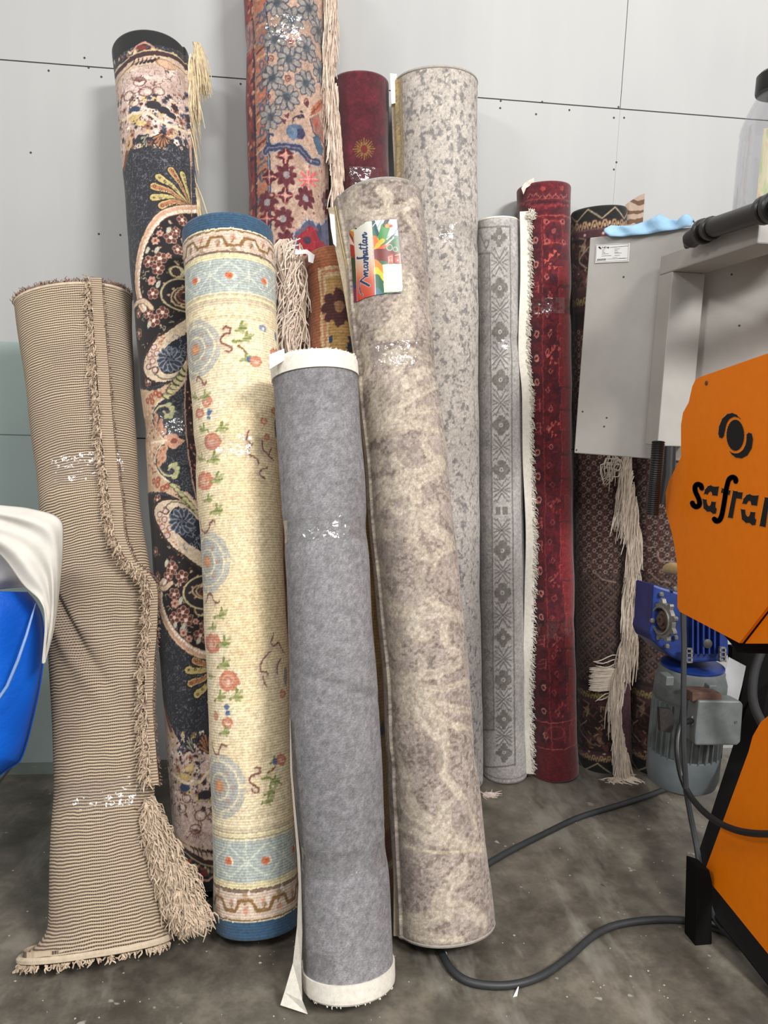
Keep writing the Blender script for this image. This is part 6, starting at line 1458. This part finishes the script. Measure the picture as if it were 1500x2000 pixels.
# bottle on the arm
def bottle():
    B=thing('plastic_bottle','clear plastic bottle with a black cap standing at the top right','bottle')
    d=ray(1502,444); c=CAM+d*((zt+.001-CAM[2])/d[2]+.16)
    mb=MB(); mb.box((XA+.012,c[1]-.06,zt),(c[0]+.09,c[1]+.09,c[2]-.001)); mb.build('tray',m_gsheet,MC,bev=.002); sc1=np.dot(c-CAM,CF)/F_PX
    print('bottle',c,sc1)
    H=lambda y:(444-y)*sc1*1.02; r=.083
    R=70*sc1
    prof=[(R*.86,.0),(R*.97,.006),(R,.018),(R,H(300)),(R*.985,H(295)),(R,H(288)),(R*.985,H(281)),(R,H(275)),(R*.97,H(262)),(R*.86,H(240)),(R*.74,H(222)),(R*.66,H(211)),(R*.62,H(205)),(R*.62,H(198))]
    inner=[(a-.0022,h if h>.004 else .004) for a,h in prof][::-1]
    mg=Mat('clear_plastic',(244,246,248),.06); tr=mg.n('ShaderNodeBsdfTransparent'); tr.inputs['Color'].default_value=(.955,.955,.965,1); gg=mg.n('ShaderNodeBsdfGlossy'); gg.inputs['Roughness'].default_value=.05; fr_=mg.n('ShaderNodeFresnel'); fr_.inputs['IOR'].default_value=1.4; m3=mg.n('ShaderNodeMixShader'); m3.inputs[0].default_value=.10; mg.l(tr.outputs[0],m3.inputs[1]); mg.l(gg.outputs[0],m3.inputs[2]); mg.l(m3.outputs[0],mg.t.nodes['Material Output'].inputs['Surface']); bb=mg.n('ShaderNodeBump'); bb.inputs['Distance'].default_value=.004; bb.inputs['Strength'].default_value=.6; mg.l(noise(mg,coords(mg),22,2),bb.inputs['Height']); mg.l(bb.outputs[0],gg.inputs['Normal'])
    mb=MB(); 
    def shell(pr):
        base_=np.array(c); seg=48; V=[base_+np.array([a*math.cos(2*math.pi*k/seg),a*math.sin(2*math.pi*k/seg),h]) for a,h in pr for k in range(seg)]; n=len(pr); F=[(i*seg+k,i*seg+(k+1)%seg,(i+1)*seg+(k+1)%seg,(i+1)*seg+k) for i in range(n-1) for k in range(seg)]+[tuple(range(seg))[::-1]]; return V,F,n*seg
    V,F,nv=shell(prof); V2,F2,_=shell(inner); seg=48; o1=(len(prof)-1)*seg
    F2=[f for f in F2[:-1]]+[tuple(range((len(inner)-1)*seg,len(inner)*seg))]
    mb.add(V,F); mb.add(V2,F2)
    mb.F+=[(o1+k,o1+(k+1)%seg,nv+(k+1)%seg,nv+k) for k in range(seg)]
    mb.build('bottle_body',mg.m,B,smooth=True)
    cr=49*sc1; mb=MB(); mb.lathe([(0,H(204)),(cr*.98,H(204)),(cr,H(201)),(cr,H(173)),(cr*.9,H(168)),(0,H(167))],c,(0,0,1),40); mb.build('cap',m_rubber,B,smooth=True)
    for k in range(0): pass
    V=[];F=[]; n=20; a0=math.atan2(CAM[1]-c[1],CAM[0]-c[0])
    for i in range(n+1):
        a=a0-.38+i/n*2.0
        for z in (H(425),H(283)): V.append(c+np.array([(R+.0008)*math.cos(a),(R+.0008)*math.sin(a),z]))
    F=[(2*i,2*i+1,2*i+3,2*i+2) for i in range(n)]
    ml=Mat('bottle_label',rough=.6); v=coords(ml,'Generated'); ml.l(ramp(ml,noise(ml,v,3,2),[(.35,(196,170,150)),(.5,(206,196,170)),(.65,(168,182,140))]),ml.b.inputs['Base Color'])
    mesh('paper_label',V,F,ml.m,B,smooth=True)
bottle()
# bag and cloth at the left
def sheet(name,Lc,Rc,dep,mat,label=None,cat=None,n=70,k=40,fold=.012,bul=.09,seed=1,th=.003,parent=None):
    a=spline(Lc,10); b=spline(Rc,10); ia=np.linspace(0,len(a)-1,n); ib=np.linspace(0,len(b)-1,n)
    A=np.stack([np.interp(ia,np.arange(len(a)),a[:,q]) for q in (0,1)],1); Bq=np.stack([np.interp(ib,np.arange(len(b)),b[:,q]) for q in (0,1)],1)
    V=[];F=[]; rg=np.random.RandomState(seed); ph=rg.rand(6)*6
    for i in range(n):
        for j in range(k):
            t=j/(k-1); x=A[i,0]*(1-t)+Bq[i,0]*t; y=A[i,1]*(1-t)+Bq[i,1]*t
            d=dep-bul*math.sqrt(max(0,1-(max(0,t-.25)/.75)**2))+fold*(math.sin(t*11+i*.05+ph[0])*.6+math.sin(t*21-i*.09+ph[1])*.3+math.sin(i*.16+t*3+ph[2])*.3)*min(1,(1-t)*6)
            V.append(at_depth(x,y,d))
    F=[(i*k+j,(i+1)*k+j,(i+1)*k+j+1,i*k+j+1) for i in range(n-1) for j in range(k-1)]
    o=mesh(name,V,F,mat,parent,smooth=True); s=o.modifiers.new('t','SOLIDIFY'); s.thickness=th; s.offset=-1
    if label: tag(o,label,cat)
    return o
mbl=Mat('blue_tarpaulin',(0,98,205),.5,0,Specular_IOR_Level=.25); v=coords(mbl); bump(mbl,noise(mbl,v,14,4),.5,.01); mbl.l(ramp(mbl,noise(mbl,v,3,2),[(.3,(0,78,186)),(.7,(2,104,220))]),mbl.b.inputs['Base Color'])
BG=thing('tarpaulin_bag','bright blue tarpaulin bag at the left edge, under the white cloth','bag')
sheet('bag_body',[(-230,1150),(-235,1250),(-230,1350),(-210,1450),(-190,1560)],[(54,1156),(70,1176),(82,1210),(85,1262),(79,1325),(64,1400),(43,1476),(20,1498),(-60,1545),(-185,1562)],1.86,mbl.m,n=90,k=60,fold=.010,bul=.14,parent=BG)
sheet('bag_back',[(-230,1155),(-235,1250),(-230,1350),(-210,1450),(-190,1560)],[(54,1160),(70,1180),(82,1212),(85,1262),(79,1325),(64,1400),(43,1476),(20,1498),(-60,1545),(-185,1562)],1.865,mbl.m,n=40,k=20,fold=.0,bul=-.14,parent=BG)
mb=MB(); mb.tube([at_depth(x,y,dd) for x,y,dd in [(70,1178,1.79),(62,1205,1.765),(52,1240,1.748),(35,1290,1.735),(14,1340,1.727),(-10,1375,1.72)]],[.001,.0025,.003,.0035,.0035,.0035],6); mb.build('seam_piping',plain('pale_piping',(130,160,214),.6,0,.05),BG,smooth=True)
sheet('pale_sack',[(-230,1010),(-230,1080),(-230,1170)],[(20,1060),(48,1110),(54,1146)],1.93,plain('grey_white_cloth',(196,196,200),.95,0,.04,12,.2),'grey white sack bunched between the blue bag and the white cloth','sack',fold=.016,bul=.07,seed=4)
sheet('draped_cloth',[(-230,955),(-150,1000),(-60,1045),(0,1084),(45,1142),(78,1174),(89,1215),(84,1296)],[(-150,968),(-60,978),(0,986),(60,993),(116,1012),(124,1058),(117,1150),(107,1225),(90,1290)],1.80,plain('white_draped',(216,212,204),.95,0,.05,14,.25),'white cloth draped over the blue bag at the left edge','cloth',n=90,k=46,fold=.012,bul=.06,seed=7)
m_tube=plain('stand_steel',(120,120,122),.4,.6,.1,30)
for (x,dd) in ((-70,1.80),(-200,1.80),(-70,2.02),(-200,2.02)):
    p=at_depth(x,1556,dd); mb=MB(); mb.tube([(p[0],p[1],.0),(p[0],p[1],at_depth(-120,1562,1.86)[2]-.004)],.012,8); mb.build('stand_leg',m_tube,BG,smooth=True)
p=at_depth(-70,1556,1.80); q=at_depth(-200,1556,2.02); mb=MB(); zz=at_depth(-120,1562,1.86)[2]; mb.box((min(p[0],q[0])-.08,p[1]-.02,zz-.012),(p[0]+.02,q[1]+.06,zz-.002)); mb.build('stand_top',m_tube,BG)
# greenish clear sheet leaning on the wall behind the bag
a=on_y(-60,664,-.03); b=on_y(118,668,-.03)
mgz=Mat('greenish_film',(200,220,216),.25); tr=mgz.n('ShaderNodeBsdfTransparent'); tr.inputs['Color'].default_value=(.93,.965,.96,1); mxx=mgz.n('ShaderNodeMixShader'); mxx.inputs[0].default_value=.12; mgz.l(tr.outputs[0],mxx.inputs[1]); mgz.l(mgz.b.outputs[0],mxx.inputs[2]); mgz.l(mxx.outputs[0],mgz.t.nodes['Material Output'].inputs['Surface'])
mb=MB(); mb.prism([(-1.7,-.09,.001),(b[0],-.09,.001),(b[0],-.012,b[2]),(-1.7,-.012,b[2])],(0,.004,.0003)); tag(mb.build('acrylic_sheet',mgz.m),'greenish clear sheet leaning on the wall behind the ribbed carpet roll','sheet')
